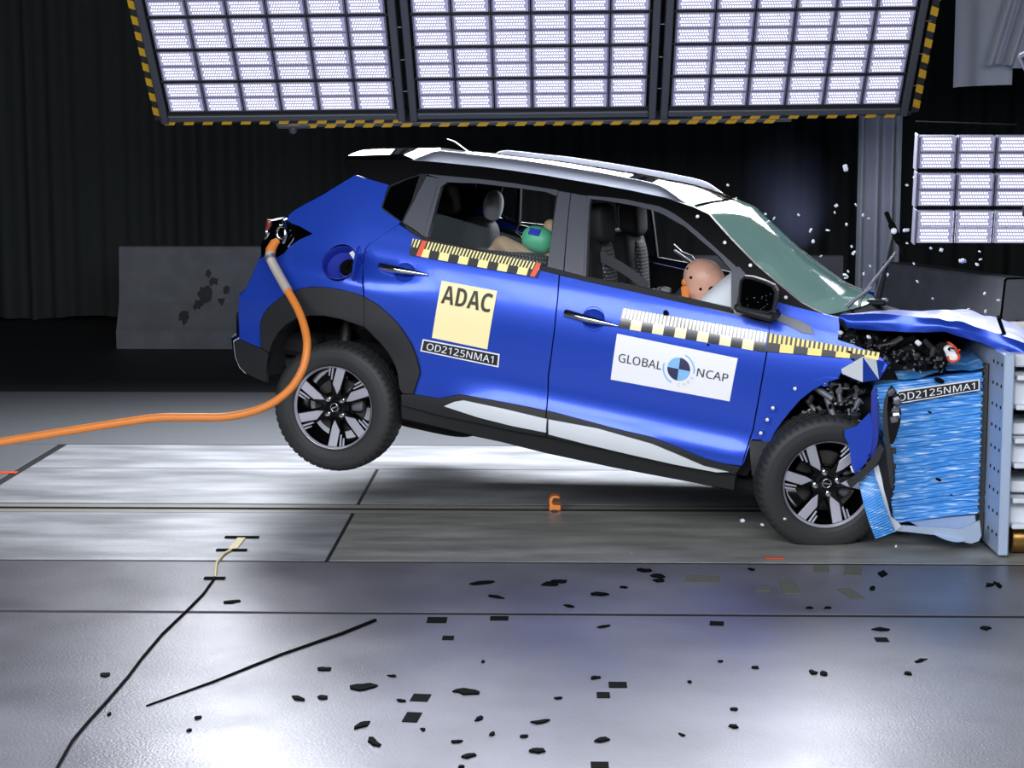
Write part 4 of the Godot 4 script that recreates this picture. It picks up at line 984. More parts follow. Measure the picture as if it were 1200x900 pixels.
func drape(x0: float, x1: float, z: float, y0: float, y1: float, amp: float, pitch: float, seed_: int, gather := 0.0, slant := 0.0) -> MB:
	rng.seed = seed_
	var ph = []
	var nx = int((x1 - x0) / pitch * 8)
	var acc = 0.0
	for i in nx + 1:
		ph.append(acc); acc += TAU / 8 * rng.randf_range(0.55, 1.5)
	var p = []
	for i in nx + 1:
		var row = []
		var a = amp * (0.7 + 0.3 * sin(ph[i] * 0.13 + seed_))
		for j in 9:
			var t = j / 8.0
			row.append(Vector3(lerpf(x0, x1, float(i) / nx) + sin(ph[i] * 0.37 + t) * gather + slant * t, lerpf(y0, y1, t) + 0.02 * sin(ph[i] * 0.21), z + sin(ph[i] + t * 0.3) * a * (1.0 - 0.3 * t)))
		p.append(row)
	var back = []
	var mb = MB.new()
	mb.grid(p, Vector3(0, 0, 1))
	for r in p:
		var row = []
		for q in r: row.append(q - Vector3(0, 0, 0.008))
		back.append(row)
	mb.grid(back, Vector3(0, 0, -1))
	return mb


func jersey(called: String, label: String, a: Vector3, b: Vector3, h: float, group := "") -> void:
	var d = (b - a); var L = d.length(); d = d.normalized()
	var n = Vector3.UP.cross(d).normalized()
	var k = h / 0.9
	var half = [Vector2(0.30, 0.0), Vector2(0.30, 0.16), Vector2(0.27, 0.20), Vector2(0.155, 0.40), Vector2(0.145, 0.44), Vector2(0.105, 0.885), Vector2(0.09, 0.9)]
	var poly = PackedVector2Array()
	for q in half: poly.append(q * Vector2(1, k))
	for i in half.size(): poly.append(half[half.size() - 1 - i] * Vector2(-1, k))
	var o = node(called, self, T(a, Basis(n, Vector3.UP, n.cross(Vector3.UP))))
	tag(o, label, "barrier", group)
	var zdir = 1.0 if n.cross(Vector3.UP).dot(d) > 0 else -1.0
	var mb = MB.new()
	mb.prism(poly, 0.0, L * zdir, Transform3D.IDENTITY, 0.012)
	obj("concrete_body", mb, M.concrete, o)
	mb = MB.new()
	for s in [0.06, L - 0.06]:
		mb.box(T(Vector3(0, 0.45 * k, s * zdir)), Vector3(0.05, 0.3, 0.14), 0.01)
	obj("coupling", mb, M.iron, o)


func build_room() -> void:
	build_floor()
	tag(obj("curtain", drape(-9, 9, -10.2, 0.03, 6.5, 0.07, 0.28, 4), M.curtain_black), "black pleated curtain along the whole back wall", "curtain")
	tag(obj("grey_drape", drape(2.50, 2.86, -6.2, 0.02, 6.4, 0.09, 0.13, 7), M.curtain_grey), "grey curtain hanging in straight folds left of the floodlight trolley", "curtain")
	var c = node("gathered_drape")
	var mb = drape(3.24, 4.3, -5.0, 2.42, 6.4, 0.10, 0.085, 11, 0.02, 1.1)
	obj("front_layer", mb, M.curtain_grey, c)
	obj("rear_layer", drape(3.06, 3.5, -5.25, 2.27, 6.4, 0.06, 0.26, 12), M.curtain_grey, c)
	mb = MB.new(); mb.tube([Vector3(2.9, 6.35, -5.1), Vector3(5.6, 6.35, -5.1)], 0.03, 8); obj("rod", mb, M.steel, c)
	tag(c, "light grey fabric drape with tight folds hanging at the upper right", "curtain")
	jersey("jersey_barrier", "stained grey concrete barrier standing left behind the car tail", Vector3(-3.98, 0, -7.72), Vector3(-1.7, 0, -7.72), 0.92, "concrete barriers")
	jersey("jersey_barrier", "short grey concrete barrier glimpsed behind the windshield", Vector3(1.1, 0, -6.75), Vector3(2.48, 0, -6.75), 0.9, "concrete barriers")
	jersey("jersey_barrier", "grey concrete barrier set at an angle behind the raised hood", Vector3(2.74, 0, -5.75), Vector3(3.28, 0, -3.95), 0.9, "concrete barriers")
	rng.seed = 5
	for s in [[235, 345, 12], [246, 330, 8], [256, 352, 7], [240, 320, 5], [228, 358, 9], [262, 340, 6], [213, 372, 10]]:
		var st = MB.new()
		var p = Vector3((s[0] - 650.0) / 129.7 * 1.0, 1.8 + (175.0 - s[1]) / 129.7, 0)
		p.z = -7.72 + (0.105 + (0.885 - p.y) * 0.09 if p.y > 0.44 else 0.145 + (0.44 - p.y) * 0.55) + 0.004
		var poly = PackedVector2Array()
		for i in 12: poly.append(Vector2(cos(TAU * i / 12), sin(TAU * i / 12) * rng.randf_range(0.7, 1.6)) * s[2] / 129.7 * rng.randf_range(0.4, 0.9))
		st.prism(poly, -0.002, 0.001, T(p, rot(Vector3.RIGHT, -8 if p.y > 0.44 else -30)))
		var o = obj("stain", st, mat(Color(0.26, 0.26, 0.26), 0.9), get_node("jersey_barrier"))
		o.transform = get_node("jersey_barrier").transform.affine_inverse()


func rev(poly: PackedVector2Array) -> PackedVector2Array:
	var p = poly.duplicate(); p.reverse(); return p


func skin(called: String, keys: Array, m: Material, off := 0.0, thick := 0.025, holes := [], both := true, gap := 0.0012) -> void:
	for k in keys:
		for s in ([1.0, -1.0] if both else [1.0]):
			var mb = MB.new()
			panel(mb, S[k], off, thick, s, gap, holes if s > 0 else [])
			obj(called, mb, m, car)


func build_car() -> void:
	car = node("car", self, Transform3D(Basis(Vector3(0.9517666, -0.1564345, 0.2639482), Vector3(0.150745, 0.9876884, 0.0418053), Vector3(-0.2672384, 0, 0.9636305)), Vector3(0.3027877, 0.1609105, -0.3025737)))
	tag(car, "blue compact SUV with black roof, nose crushed against the barrier and tail in the air", "car")
	# --- skin
	var fc: Vector2 = D.filler[0]
	var cup_r: Vector2 = D.cup_rear[0]; var cup_f: Vector2 = D.cup_front[0]
	skin("rear_door", ["rear_door"], M.paint, 0.0, 0.03, [circle(cup_r, 0.052, 20, 0.045)])
	skin("front_door", ["front_door"], M.paint, 0.0, 0.03, [circle(cup_f, 0.056, 20, 0.047)])
	skin("quarter_panel", ["quarter_panel"], M.paint, 0.0, 0.03, [circle(fc, 0.088, 28)], true, 0.0015)
	skin("front_fender", ["front_fender"], M.paint, 0.0, 0.02)
	skin("fender_flange", ["fender_flange"], M.paint, 0.016, 0.04, [], true, 0.0)
	skin("fender_end_trim", ["fender_end_trim"], M.black_plastic, 0.018, 0.04)
	skin("bumper_corner", ["rear_bumper_lower"], M.black_plastic, 0.004, 0.03)
	skin("arch_cladding", ["arch_cladding_rear", "arch_cladding_door"], M.black_plastic, 0.022, 0.07)
	skin("door_cladding", ["door_cladding_rear", "door_cladding_front"], M.black_plastic, 0.012, 0.04)
	skin("cladding_insert", ["insert_rear", "insert_front"], M.silver, 0.02, 0.02, [], true, 0.0)
	skin("sill", ["sill"], M.black_plastic, -0.012, 0.06, [], true, 0.0)
	skin("pillar_trim", ["c_trim", "b_trim_rear", "b_trim_front"], M.trim_grey, 0.006, 0.03)
	skin("belt_trim", ["belt_trim_rear", "belt_trim_front"], M.rubber_black, 0.009, 0.03, [], true, 0.0)
	skin("upper_frame", ["upper_band"], M.black_satin, -0.004, 0.05, [], true, 0.0)
	skin("window_frame", ["frame_front", "frame_rear"], M.trim_grey, 0.004, 0.04, [], true, 0.0)
	skin("quarter_window_rubber", ["quarter_rubber"], M.rubber_black, -0.006, 0.02, [], true, 0.0)
	skin("quarter_window", ["quarter_glass"], M.dark_glass, -0.002, 0.006, [], true, 0.0)
	skin("rear_window_glass", ["rear_glass"], M.pane, -0.014, 0.0, [], false, 0.0)
	skin("fender_vent", ["fender_vent"], M.grey_part, 0.008, 0.02, [], true, 0.0)
	skin("mirror_sail", ["mirror_sail"], M.trim_grey, 0.012, 0.03, [], true, 0.0)
	# dark strip in the vent
	# inner faces: dark lining right behind the skin
	var inner = PackedVector2Array([Vector2(-1.80, 0.33), Vector2(-1.82, 0.6), Vector2(-1.74, 0.84), Vector2(-1.68, 1.0), Vector2(-1.2, 1.07), Vector2(-0.92, 1.055), Vector2(0.6, 0.985), Vector2(0.98, 1.01), Vector2(1.02, 0.82), Vector2(0.93, 0.66), Vector2(0.87, 0.45), Vector2(0.80, 0.26), Vector2(-0.80, 0.26), Vector2(-0.89, 0.38), Vector2(-0.94, 0.5), Vector2(-1.04, 0.60), Vector2(-1.18, 0.66), Vector2(-1.33, 0.68), Vector2(-1.47, 0.65), Vector2(-1.58, 0.57), Vector2(-1.63, 0.48), Vector2(-1.66, 0.38)])
	var fhole = circle(fc, 0.10, 24)
	for s in [1.0, -1.0]:
		var mb = MB.new()
		panel(mb, inner, -0.075, 0.02, s, 0.0, [fhole, circle(cup_r, 0.06, 16), circle(cup_f, 0.062, 16)] if s > 0 else [])
		obj("inner_lining", mb, M.lining, car)
		mb = MB.new()
		panel(mb, PackedVector2Array([Vector2(-1.40, 1.34), Vector2(-1.15, 1.31), Vector2(-1.18, 1.15), Vector2(-1.06, 1.15), Vector2(-0.98, 1.36), Vector2(-0.34, 1.41), Vector2(0.14, 1.40), Vector2(0.35, 1.33), Vector2(0.6, 1.14), Vector2(0.7, 1.05), Vector2(0.95, 1.05), Vector2(0.55, 1.27), Vector2(0.30, 1.42), Vector2(-0.4, 1.455), Vector2(-1.1, 1.42)]), -0.06, 0.02, s, 0.0)
		panel(mb, PackedVector2Array([Vector2(-1.66, 0.98), Vector2(-1.62, 1.07), Vector2(-1.38, 1.28), Vector2(-1.30, 1.33), Vector2(-1.17, 1.31), Vector2(-1.19, 1.14), Vector2(-1.05, 1.06), Vector2(-1.2, 1.0)]), -0.05, 0.02, s, 0.0)
		panel(mb, PackedVector2Array([Vector2(-0.36, 1.40), Vector2(-0.25, 1.42), Vector2(-0.20, 1.04), Vector2(-0.30, 1.04)]), -0.045, 0.05, s, 0.0)
		obj("pillar_lining", mb, M.lining, car)
	roof_and_glass()
	tail()
	nose()
	details()
	cabin()
	var mb = MB.new()
	for k in [[-0.05, 0.21, 2.0, 0.10, 1.44], [-1.2, 0.42, 0.95, 0.12, 1.0], [-1.62, 0.42, 0.3, 0.12, 1.3], [0.9, 0.36, 0.5, 0.2, 1.0]]:
		mb.box(T(Vector3(k[0], k[1], 0)), Vector3(k[2], k[3], k[4]), 0.03)
	mb.tube([Vector3(0.7, 0.16, -0.1), Vector3(-0.9, 0.17, -0.1), Vector3(-1.2, 0.28, -0.3), Vector3(-1.8, 0.25, -0.4)], 0.03, 10)
	mb.pillow(T(Vector3(-0.85, 0.18, 0.3)), Vector3(0.5, 0.18, 0.6), 0.5)
	obj("underbody", mb, M.dark_void, car)
	mb = MB.new()  # rear axle beam and springs
	mb.tube([Vector3(-1.25, 0.20, -0.68), Vector3(-1.2, 0.24, -0.4), Vector3(-1.2, 0.24, 0.4), Vector3(-1.25, 0.20, 0.68)], 0.045, 10)
	for s in [-0.58, 0.58]:
		mb.tube([Vector3(-1.25, 0.19, s), Vector3(-0.75, 0.28, s * 0.95)], 0.04, 8)
		mb.tube([Vector3(-1.33, 0.2, s), Vector3(-1.36, 0.62, s * 0.9)], 0.03, 10)
	obj("rear_axle", mb, M.iron, car)
	for s in [-1.0, 1.0]:  # inside of the wheel housings
		for x in [-1.28, 1.2]:
			var p = []
			for i in 17:
				var a = PI * (-0.06 + 1.12 * i / 16.0)
				p.append([Vector3(x + cos(a) * 0.36, 0.33 + sin(a) * 0.35, s * 0.79), Vector3(x + cos(a) * 0.36, 0.33 + sin(a) * 0.35, s * 0.45)])
			mb = MB.new()
			mb.grid(p, Vector3(x, 0.33, s * 0.6), true)
			for i in 16: mb.f(Vector3(x, 0.33, s * 0.45), p[i][1], p[i + 1][1], Vector3(0, 0, s))
			if not (x > 0 and s > 0): obj("wheel_liner", mb, M.dark_void, car)
	# --- wheels
	wheel(T(Vector3(-1.25, 0.187, 0.765), rot(Vector3.RIGHT, 1) * rot(Vector3(0, 0, 1), 6)), false)
	wheel(T(Vector3(-1.25, 0.20, -0.765), rot(Vector3.UP, 180)), false)
	wheel(T(Vector3(1.150, 0.318, 0.765), rot(Vector3.UP, 21) * rot(Vector3.RIGHT, 4) * rot(Vector3(0, 0, 1), -25)), true)
	wheel(T(Vector3(1.24, 0.44, -0.765), rot(Vector3.UP, 180)), true)


func roof_and_glass() -> void:
	var edge = [Vector2(-1.45, 1.395), Vector2(-1.30, 1.42), Vector2(-1.12, 1.436), Vector2(-0.86, 1.451), Vector2(-0.60, 1.464), Vector2(-0.43, 1.467), Vector2(-0.17, 1.468), Vector2(0.04, 1.462), Vector2(0.30, 1.438)]
	# roof sheet
	var p = []
	for i in 40:
		var x = lerpf(-1.16, 0.30, i / 39.0)
		var row = []
		for j in 21:
			var s = -1.0 + 2.0 * j / 20.0
			var y = lin(edge, x) + 0.004 + 0.044 * (1.0 - s * s * s * s * 0.4 - s * s * 0.6)
			row.append(Vector3(x + 0.07 * (1 - s * s) * smoothstep(-0.3, 0.3, x), y - 0.03 * smoothstep(0.1, 0.3, x) * (1 - s * s) * 0.5, s * 0.585))
		p.append(row)
	var mb = MB.new()
	mb.grid(p, Vector3.UP)
	obj("roof", mb, M.black_gloss, car)
	mb = MB.new()
	var q = []
	for r in p:
		var row = []
		for v in r: row.append(v - Vector3(0, 0.035, 0))
		q.append(row)
	mb.grid(q, Vector3.DOWN)
	obj("headliner", mb, M.lining, car)
	# roof rails: a flat silver rail along each roof edge
	for s in [1.0, -1.0]:
		mb = MB.new()
		var rr = []
		for i in 41:
			var t = i / 40.0
			var x = lerpf(-1.13, 0.31, t)
			var h: float = 0.052 * smoothstep(0.0, 0.10, t) * smoothstep(1.0, 0.86, t) + 0.008
			var y = lin(edge, x) - 0.006
			var row = []
			for c in [Vector2(0.008, 0), Vector2(0.008, 0.55), Vector2(0.0, 0.92), Vector2(-0.010, 1.0), Vector2(-0.024, 1.0), Vector2(-0.034, 0.9), Vector2(-0.036, 0)]:
				row.append(Vector3(x, y + c.y * h, (0.586 + c.x - c.y * 0.012) * s))
			rr.append(row)
		mb.grid(rr, Vector3(-0.4, lin(edge, -0.4) + 0.02, 0.57 * s), true)
		obj("roof_rail", mb, M.rail_silver, car)
	mb = MB.new()
	var fin = PackedVector2Array([Vector2(-0.10, -0.01), Vector2(-0.10, 0.045), Vector2(-0.07, 0.052), Vector2(-0.03, 0.046), Vector2(0.02, 0.022), Vector2(0.06, 0.002), Vector2(0.06, -0.01)])
	mb.prism(fin, -0.012, 0.012, T(Vector3(-1.06, 1.482, 0.05)), 0.004)
	obj("shark_fin_antenna", mb, M.black_gloss, car)
	# windshield between the two A-pillars
	var side = [P.ws_top, P.ws_1, P.ws_2, P.ws_3, P.ws_bot]
	p = []
	for i in 25:
		var t = i / 24.0 * 4.0
		var k = mini(int(t), 3)
		var a: Vector3 = side[k].lerp(side[k + 1], t - k)
		var row = []
		for j in 25:
			var s = -1.0 + 2.0 * j / 24.0
			var fwd = lerpf(0.09, 0.13, i / 24.0) * (1 - s * s)
			row.append(Vector3(a.x + fwd, a.y + 0.03 * (1 - s * s), (a.z - 0.005) * s))
		p.append(row)
	mb = MB.new()
	mb.grid(p, Vector3(1, 1, 0))
	var glass = obj("windshield", mb, M.windshield, car)
	mb = MB.new()  # black band round the glass
	for e in [[0, 2], [22, 24]]:
		var b = []
		for i in range(e[0], e[1] + 1):
			var row = []
			for v in p[i]: row.append(v - Vector3(0.006, 0.006, 0))
			b.append(row)
		mb.grid(b, Vector3(1, 1, 0))
	obj("frit_band", mb, M.dark_glass, glass)
	mb = MB.new()
	mb.box(T(Vector3(0.42, 1.40, 0), rot(Vector3(0, 0, 1), -40)), Vector3(0.12, 0.06, 0.14), 0.01)
	obj("sensor_housing", mb, M.shard, glass)
	# cowl
	mb = MB.new()
	p = []
	for i in 5:
		var row = []
		for j in 21:
			var s = -1.0 + 2.0 * j / 20.0
			row.append(Vector3(1.0 + 0.045 * i + 0.13 * (1 - s * s), 1.06 - 0.012 * i + 0.03 * (1 - s * s) - (0.03 if i == 3 else 0.0), 0.72 * s))
		p.append(row)
	mb.grid(p, Vector3.UP)
	for k in 8:
		mb.box(T(Vector3(1.10, 1.055, 0.60 - k * 0.05), rot(Vector3(0.3, 1, 0.2), k * 37.0)), Vector3(0.05, 0.03, 0.04), 0.006)
	obj("cowl_panel", mb, M.shard, car)
	# wipers thrown up
	for wp in [[P.wip_a0, P.wip_a1, 0.008], [P.wip_b0, P.wip_b1, 0.009]]:
		mb = MB.new()
		mb.tube([wp[0], (wp[0] + wp[1]) / 2 + Vector3(0.0, 0.006, 0), wp[1]], [wp[2] * 1.4, wp[2], wp[2] * 0.7], 8)
		obj("wiper_arm", mb, M.grey_part, car)
	mb = MB.new()
	mb.tube([P.wip_c0, P.wip_c1, P.wip_d0.lerp(P.wip_d1, 0.45)], [0.018, 0.010, 0.007], 8)
	mb.box(T(P.wip_c0, rot(Vector3(0, 0, 1), 10)), Vector3(0.10, 0.03, 0.14), 0.01)
	var arm = obj("wiper_arm", mb, M.rubber_black, car)
	mb = MB.new()
	var dir: Vector3 = (P.wip_d1 - P.wip_d0)
	mb.box(T((P.wip_d0 + P.wip_d1) / 2, along_y(dir)), Vector3(0.022, dir.length(), 0.016), 0.005)
	mb.box(T(P.wip_d0.lerp(P.wip_d1, 0.5), along_y(dir)), Vector3(0.034, dir.length() * 0.5, 0.026), 0.008)
	obj("wiper_blade", mb, M.shard, arm)
	mb = MB.new(); mb.pillow(T((P.wip_d0 as Vector3).lerp(P.wip_d1, 0.45) + Vector3(0, 0, 0.015)), Vector3(0.03, 0.03, 0.02), 0.9, 12, 8)
	obj("white_target", mb, M.white, arm)


func tail() -> void:
	# rear end, swept between the two rear corners
	var re: PackedVector2Array = D.rear_edge
	var p = []
	for i in range(4, re.size()):
		var row = []
		var w = W(re[i].x, re[i].y) - 0.004
		for j in 21:
			var s = -1.0 + 2.0 * j / 20.0
			row.append(Vector3(re[i].x - (0.02 + 0.09 * smoothstep(1.3, 0.7, re[i].y)) * (1 - s * s * s * s), re[i].y, w * s))
		p.append(row)
	var mb = MB.new()
	mb.grid(p, Vector3(-1, 0.1, 0))
	var hatch = obj("tailgate", mb, M.paint, car)
	mb = MB.new()
	var g = []
	for i in 3:
		var row = []
		for j in range(3, 18): row.append(p[i][j] + Vector3(-0.006, 0.004, 0))
		g.append(row)
	mb.grid(g, Vector3(-1, 0.1, 0))
	obj("rear_window", mb, M.dark_glass, hatch)
	mb = MB.new()
	g = []
	for i in range(p.size() - 6, p.size()):
		var row = []
		for j in range(1, 20): row.append(p[i][j] + Vector3(-0.012, 0, 0))
		g.append(row)
	mb.grid(g, Vector3(-1, 0.1, 0))
	obj("bumper", mb, M.black_plastic, car)
	mb = MB.new()
	var e = []
	for k in range(re.size() - 5, re.size()): e.append(on(re[k], -0.004) + Vector3(0.0, 0, -0.004))
	mb.tube(e, 0.007, 8)
	obj("bumper_edge_glint", mb, M.silver, car)  # added silver line for the reflection along the bumper corner
	# spoiler: one solid piece across the rear of the roof
	var sp: PackedVector2Array = D.spoiler
	mb = MB.new()
	var rows = []
	for j in 17:
		var s = -1.0 + 2.0 * j / 16.0
		var row = []
		for v in sp: row.append(Vector3(v.x - 0.05 * (1 - s * s) * smoothstep(-1.1, -1.4, v.x), v.y + 0.03 * (1 - s * s), s * (0.60 if v.y > 1.375 else W(v.x, v.y) - 0.004)))
		rows.append(row)
	mb.grid(rows, Vector3(-1.3, 1.38, 0), true, false, true)
	for s in [0, 16]:
		var ix = Geometry2D.triangulate_polygon(sp)
		for k in range(0, ix.size(), 3): mb.f(rows[s][ix[k]], rows[s][ix[k + 1]], rows[s][ix[k + 2]], Vector3(0, 0, -1 if s == 0 else 1))
	obj("roof_spoiler", mb, M.black_gloss, car)
	# tail lamp
	for s in [1.0, -1.0]:
		mb = MB.new()
		panel(mb, D.lamp, 0.004, 0.04, s, 0.001)
		var lamp = obj("tail_lamp", mb, M.dark_glass, car)
		for c in [Vector3(0.2, 0.86, 0.028), Vector3(0.12, 0.45, 0.02)]:
			mb = MB.new()
			var c0: Vector2 = D.lamp[1].lerp(D.lamp[2], c.y) + Vector2(0.012, 0)
			mb.pillow(T(on(c0, 0.004, s)), Vector3(c.z, 0.06, 0.02), 0.6, 12, 8)
			obj("lamp_element", mb, M.tail_red if c.y > 0.6 else M.chrome, lamp)
	# fuel filler: recess, cap and open lid
	var fc: Vector2 = D.filler[0]
	var n = wn(fc)
	var fill = node("fuel_filler", car, T(on(fc), Basis(n.cross(Vector3.UP).normalized().cross(n) * -1.0, n, n.cross(Vector3.UP).normalized())))
	fill.transform = T(on(fc), along_y(n))
	mb = MB.new()
	mb.lathe([Vector2(0.092, 0.003), Vector2(0.088, 0.004), Vector2(0.083, -0.002), Vector2(0.080, -0.045), Vector2(0.0, -0.05)], 32, Transform3D.IDENTITY, false)
	obj("recess", mb, M.inner_paint, fill)
	var fp = on(D.filler[1], -0.035)
	var ax = fill.transform.affine_inverse() * fp
	mb = MB.new()
	mb.lathe([Vector2(0.055, -0.012), Vector2(0.052, -0.004), Vector2(0.044, 0.0), Vector2(0.042, -0.004)], 20, T(ax))
	obj("filler_collar", mb, M.inner_paint, fill)
	mb = MB.new()
	mb.lathe([Vector2(0.040, -0.01), Vector2(0.040, 0.010), Vector2(0.034, 0.016), Vector2(0.0, 0.017)], 20, T(ax))
	mb.box(T(ax + Vector3(0, 0.022, 0), rot(Vector3.UP, 30)), Vector3(0.045, 0.014, 0.012), 0.004)
	obj("filler_cap", mb, M.shard, fill)
	mb = MB.new()
	var la: Vector2 = (D.filler_door[0] + D.filler_door[1]) / 2
	mb.box(T(on(la, 0.02) + Vector3(-0.045, 0.03, 0.0), fill.transform.basis), Vector3(0.022, 0.004, 0.045), 0.001)
	obj("warning_label", mb, M.sticker_white, car).scale = Vector3.ONE
	mb = MB.new()
	mb.lathe([Vector2(0.0, 0.006), Vector2(0.084, 0.005), Vector2(0.087, 0.0), Vector2(0.084, -0.005), Vector2(0.0, -0.005)], 28, T(on(la, 0.075), rot(Vector3.UP, 12) * rot(Vector3(0, 0, 1), 90)))
	mb.box(T(on(la, 0.0) + Vector3(-0.01, 0, 0)), Vector3(0.02, 0.03, 0.06), 0.004)
	obj("filler_lid", mb, M.paint, car)
	# tow hook screwed into the rear corner
	mb = MB.new()
	var h: Vector3 = P.hook + Vector3(0, 0, -0.03)
	var ring = []
	for i in 17: ring.append(h + Vector3(cos(TAU * i / 16 + 0.4) * 0.024, sin(TAU * i / 16 + 0.4) * 0.030 - 0.01, 0.02))
	mb.tube(ring, 0.008, 8, false)
	mb.tube([h + Vector3(0.0, 0.055, -0.09), h + Vector3(0.0, 0.045, 0.01), h + Vector3(0.02, 0.02, 0.03), h + Vector3(0.03, -0.02, 0.035), h + Vector3(0.022, -0.06, 0.035)], 0.010, 8)
	obj("tow_hook", mb, M.chrome, car)


func nose() -> void:
	# hood, buckled upward and riding over the top of the barrier
	var near = [Vector2(1.087, 1.079), Vector2(1.282, 1.115), Vector2(1.411, 1.127), Vector2(1.527, 1.139), Vector2(1.695, 1.130), Vector2(1.833, 1.108), Vector2(2.02, 1.065)]
	var mid = [Vector2(1.08, 1.095), Vector2(1.211, 1.112), Vector2(1.351, 1.126), Vector2(1.608, 1.120), Vector2(1.757, 1.105), Vector2(1.884, 1.092), Vector2(2.1, 1.06)]
	var nz = FastNoiseLite.new(); nz.seed = 3; nz.frequency = 3.2
	var p = []
	for i in 49:
		var row = []
		for j in 37:
			var s = 1.0 - 2.0 * j / 36.0
			var t = i / 48.0
			var x0 = lerpf(1.087, 1.20, 1 - s * s)
			var x = lerpf(x0, 2.0 + 0.08 * (1 - s * s), t)
			var z = s * lerpf(0.745, 0.66, t * t)
			var y: float
			y = lin(near, x) - lerpf(0.056, 0.034, smoothstep(1.42, 1.60, x)) * (1.0 - s) + 0.010 * (1.0 - s * s)
			var fold = exp(-pow((x - 1.50 - 0.10 * s) / 0.05, 2.0)) * 0.012 - exp(-pow((x - 1.62 + 0.05 * s) / 0.04, 2.0)) * 0.010
			y += (fold + nz.get_noise_3d(x, 0, z) * 0.005) * smoothstep(0.0, 0.15, t)
			row.append(Vector3(x, y, z))
		p.append(row)
	var mb = MB.new()
	mb.grid(p, Vector3.UP)
	var q = []
	for r in p:
		var row = []
		for v in r: row.append(v - Vector3(0, 0.012, 0))
		q.append(row)
	mb.grid(q, Vector3.DOWN)
	var hood = obj("hood", mb, M.paint, car)
	# its near side edge, a deep crumpled flange
	var low = [Vector2(1.10, 1.055), Vector2(1.13, 1.026), Vector2(1.234, 1.033), Vector2(1.365, 1.05), Vector2(1.46, 1.065), Vector2(1.556, 1.085), Vector2(1.62, 1.075), Vector2(1.71, 1.065), Vector2(1.835, 1.035), Vector2(2.0, 0.972)]
	var fl = []
	for i in 49:
		var top: Vector3 = p[i][0]
		var yl: float = minf(lin(low, top.x), top.y - 0.006)
		var row = []
		for k in 8:
			var u = k / 7.0
			var bul = sin(u * PI) * 0.022 * (0.6 + 0.5 * sin(top.x * 17.0)) + u * 0.012
			row.append(Vector3(top.x, lerpf(top.y, yl, u), top.z + bul))
		fl.append(row)
	mb = MB.new()
	mb.grid(fl, Vector3(0, 0, 1))
	q = []
	for r in fl:
		var row = []
		for v in r: row.append(v - Vector3(0, 0, 0.012))
		q.append(row)
	mb.grid(q, Vector3(0, 0, -1))
	for i in 48: mb.q(fl[i][7], fl[i + 1][7], q[i + 1][7], q[i][7], Vector3.DOWN)
	obj("hood_flange", mb, M.paint, hood)
	mb = MB.new()
	var a = Vector3(1.80, 1.125, 0.60)
	mb.box(T(a, rot(Vector3(0, 0, 1), -62) * rot(Vector3.UP, 25)), Vector3(0.15, 0.016, 0.03), 0.004)
	obj("broken_trim", mb, M.shard, hood)
	# dark mass of the engine and the crushed front
	nz.frequency = 5.0
	mb = nets(func(v): return maxf(maxf(absf(v.x - 1.31) - 0.25, absf(v.y - 0.72) - 0.27), absf(v.z) - 0.64) - nz.get_noise_3dv(v) * 0.10, Vector3(0.9, 0.3, -0.8), Vector3(1.75, 1.12, 0.82), 0.04)
	var bay = obj("crushed_engine_bay", mb, M.dark_void, car)
	rng.seed = 21
	var mats = [M.shard, M.grey_part, M.iron, M.shard, M.rubber_black, M.iron, M.shard, M.steel]
	for i in 84:
		mb = MB.new()
		var sz = Vector3(rng.randf_range(0.012, 0.03), rng.randf_range(0.03, 0.10), rng.randf_range(0.008, 0.03))
		mb.box(Transform3D.IDENTITY, sz, 0.004)
		var o = obj("broken_bracket", mb, mats[i % 8], bay)
		o.transform = T(Vector3(rng.randf_range(1.02, 1.24), rng.randf_range(0.55, 0.80), rng.randf_range(0.70, 0.84)) if i % 2 else Vector3(rng.randf_range(1.12, 1.52), rng.randf_range(0.90, 1.02), rng.randf_range(0.56, 0.76)), Basis.from_euler(Vector3(rng.randf() * 6, rng.randf() * 6, rng.randf() * 6)))
	mb = MB.new()  # crumbs
	for i in 560:
		var c = Vector3(rng.randf_range(1.05, 1.60), rng.randf_range(0.52, 1.02), rng.randf_range(0.62, 0.84))
		if c.x > 1.27 and (c.y < 0.90 or c.z > 0.78): continue
		mb.box(T(c, Basis.from_euler(Vector3(rng.randf() * 6, rng.randf() * 6, 0))), Vector3(rng.randf_range(0.004, 0.018), rng.randf_range(0.006, 0.024), rng.randf_range(0.003, 0.010)), 0.0)
	tag(obj("plastic_crumbs", mb, M.shard, bay), "", "", "", "stuff")
	mb = MB.new()
	for i in 340:
		var c = Vector3(rng.randf_range(1.08, 1.58), rng.randf_range(0.55, 1.0), rng.randf_range(0.66, 0.84))
		if c.x > 1.27 and (c.y < 0.88 or c.z > 0.80): continue
		mb.box(T(c, Basis.from_euler(Vector3(rng.randf() * 6, rng.randf() * 6, 0))), Vector3(rng.randf_range(0.004, 0.014), rng.randf_range(0.005, 0.02), rng.randf_range(0.003, 0.008)), 0.0)
	tag(obj("glass_crumbs", mb, M.steel, bay), "", "", "", "stuff")
	for k in [[[Vector3(1.2, 0.80, 0.78), Vector3(1.26, 0.93, 0.8)], 0.010, M.steel], [[Vector3(1.10, 0.70, 0.80), Vector3(1.16, 0.60, 0.82), Vector3(1.17, 0.55, 0.82)], 0.016, M.grey_part], [[Vector3(1.04, 0.735, 0.80), Vector3(1.13, 0.70, 0.82)], 0.016, M.grey_part], [[Vector3(1.14, 0.77, 0.82), Vector3(1.17, 0.68, 0.82)], 0.012, M.steel]]:
		mb = MB.new(); mb.tube(k[0], k[1], 8)
		obj("bent_pipe", mb, k[2], bay)
	mb = MB.new()
	var w = []
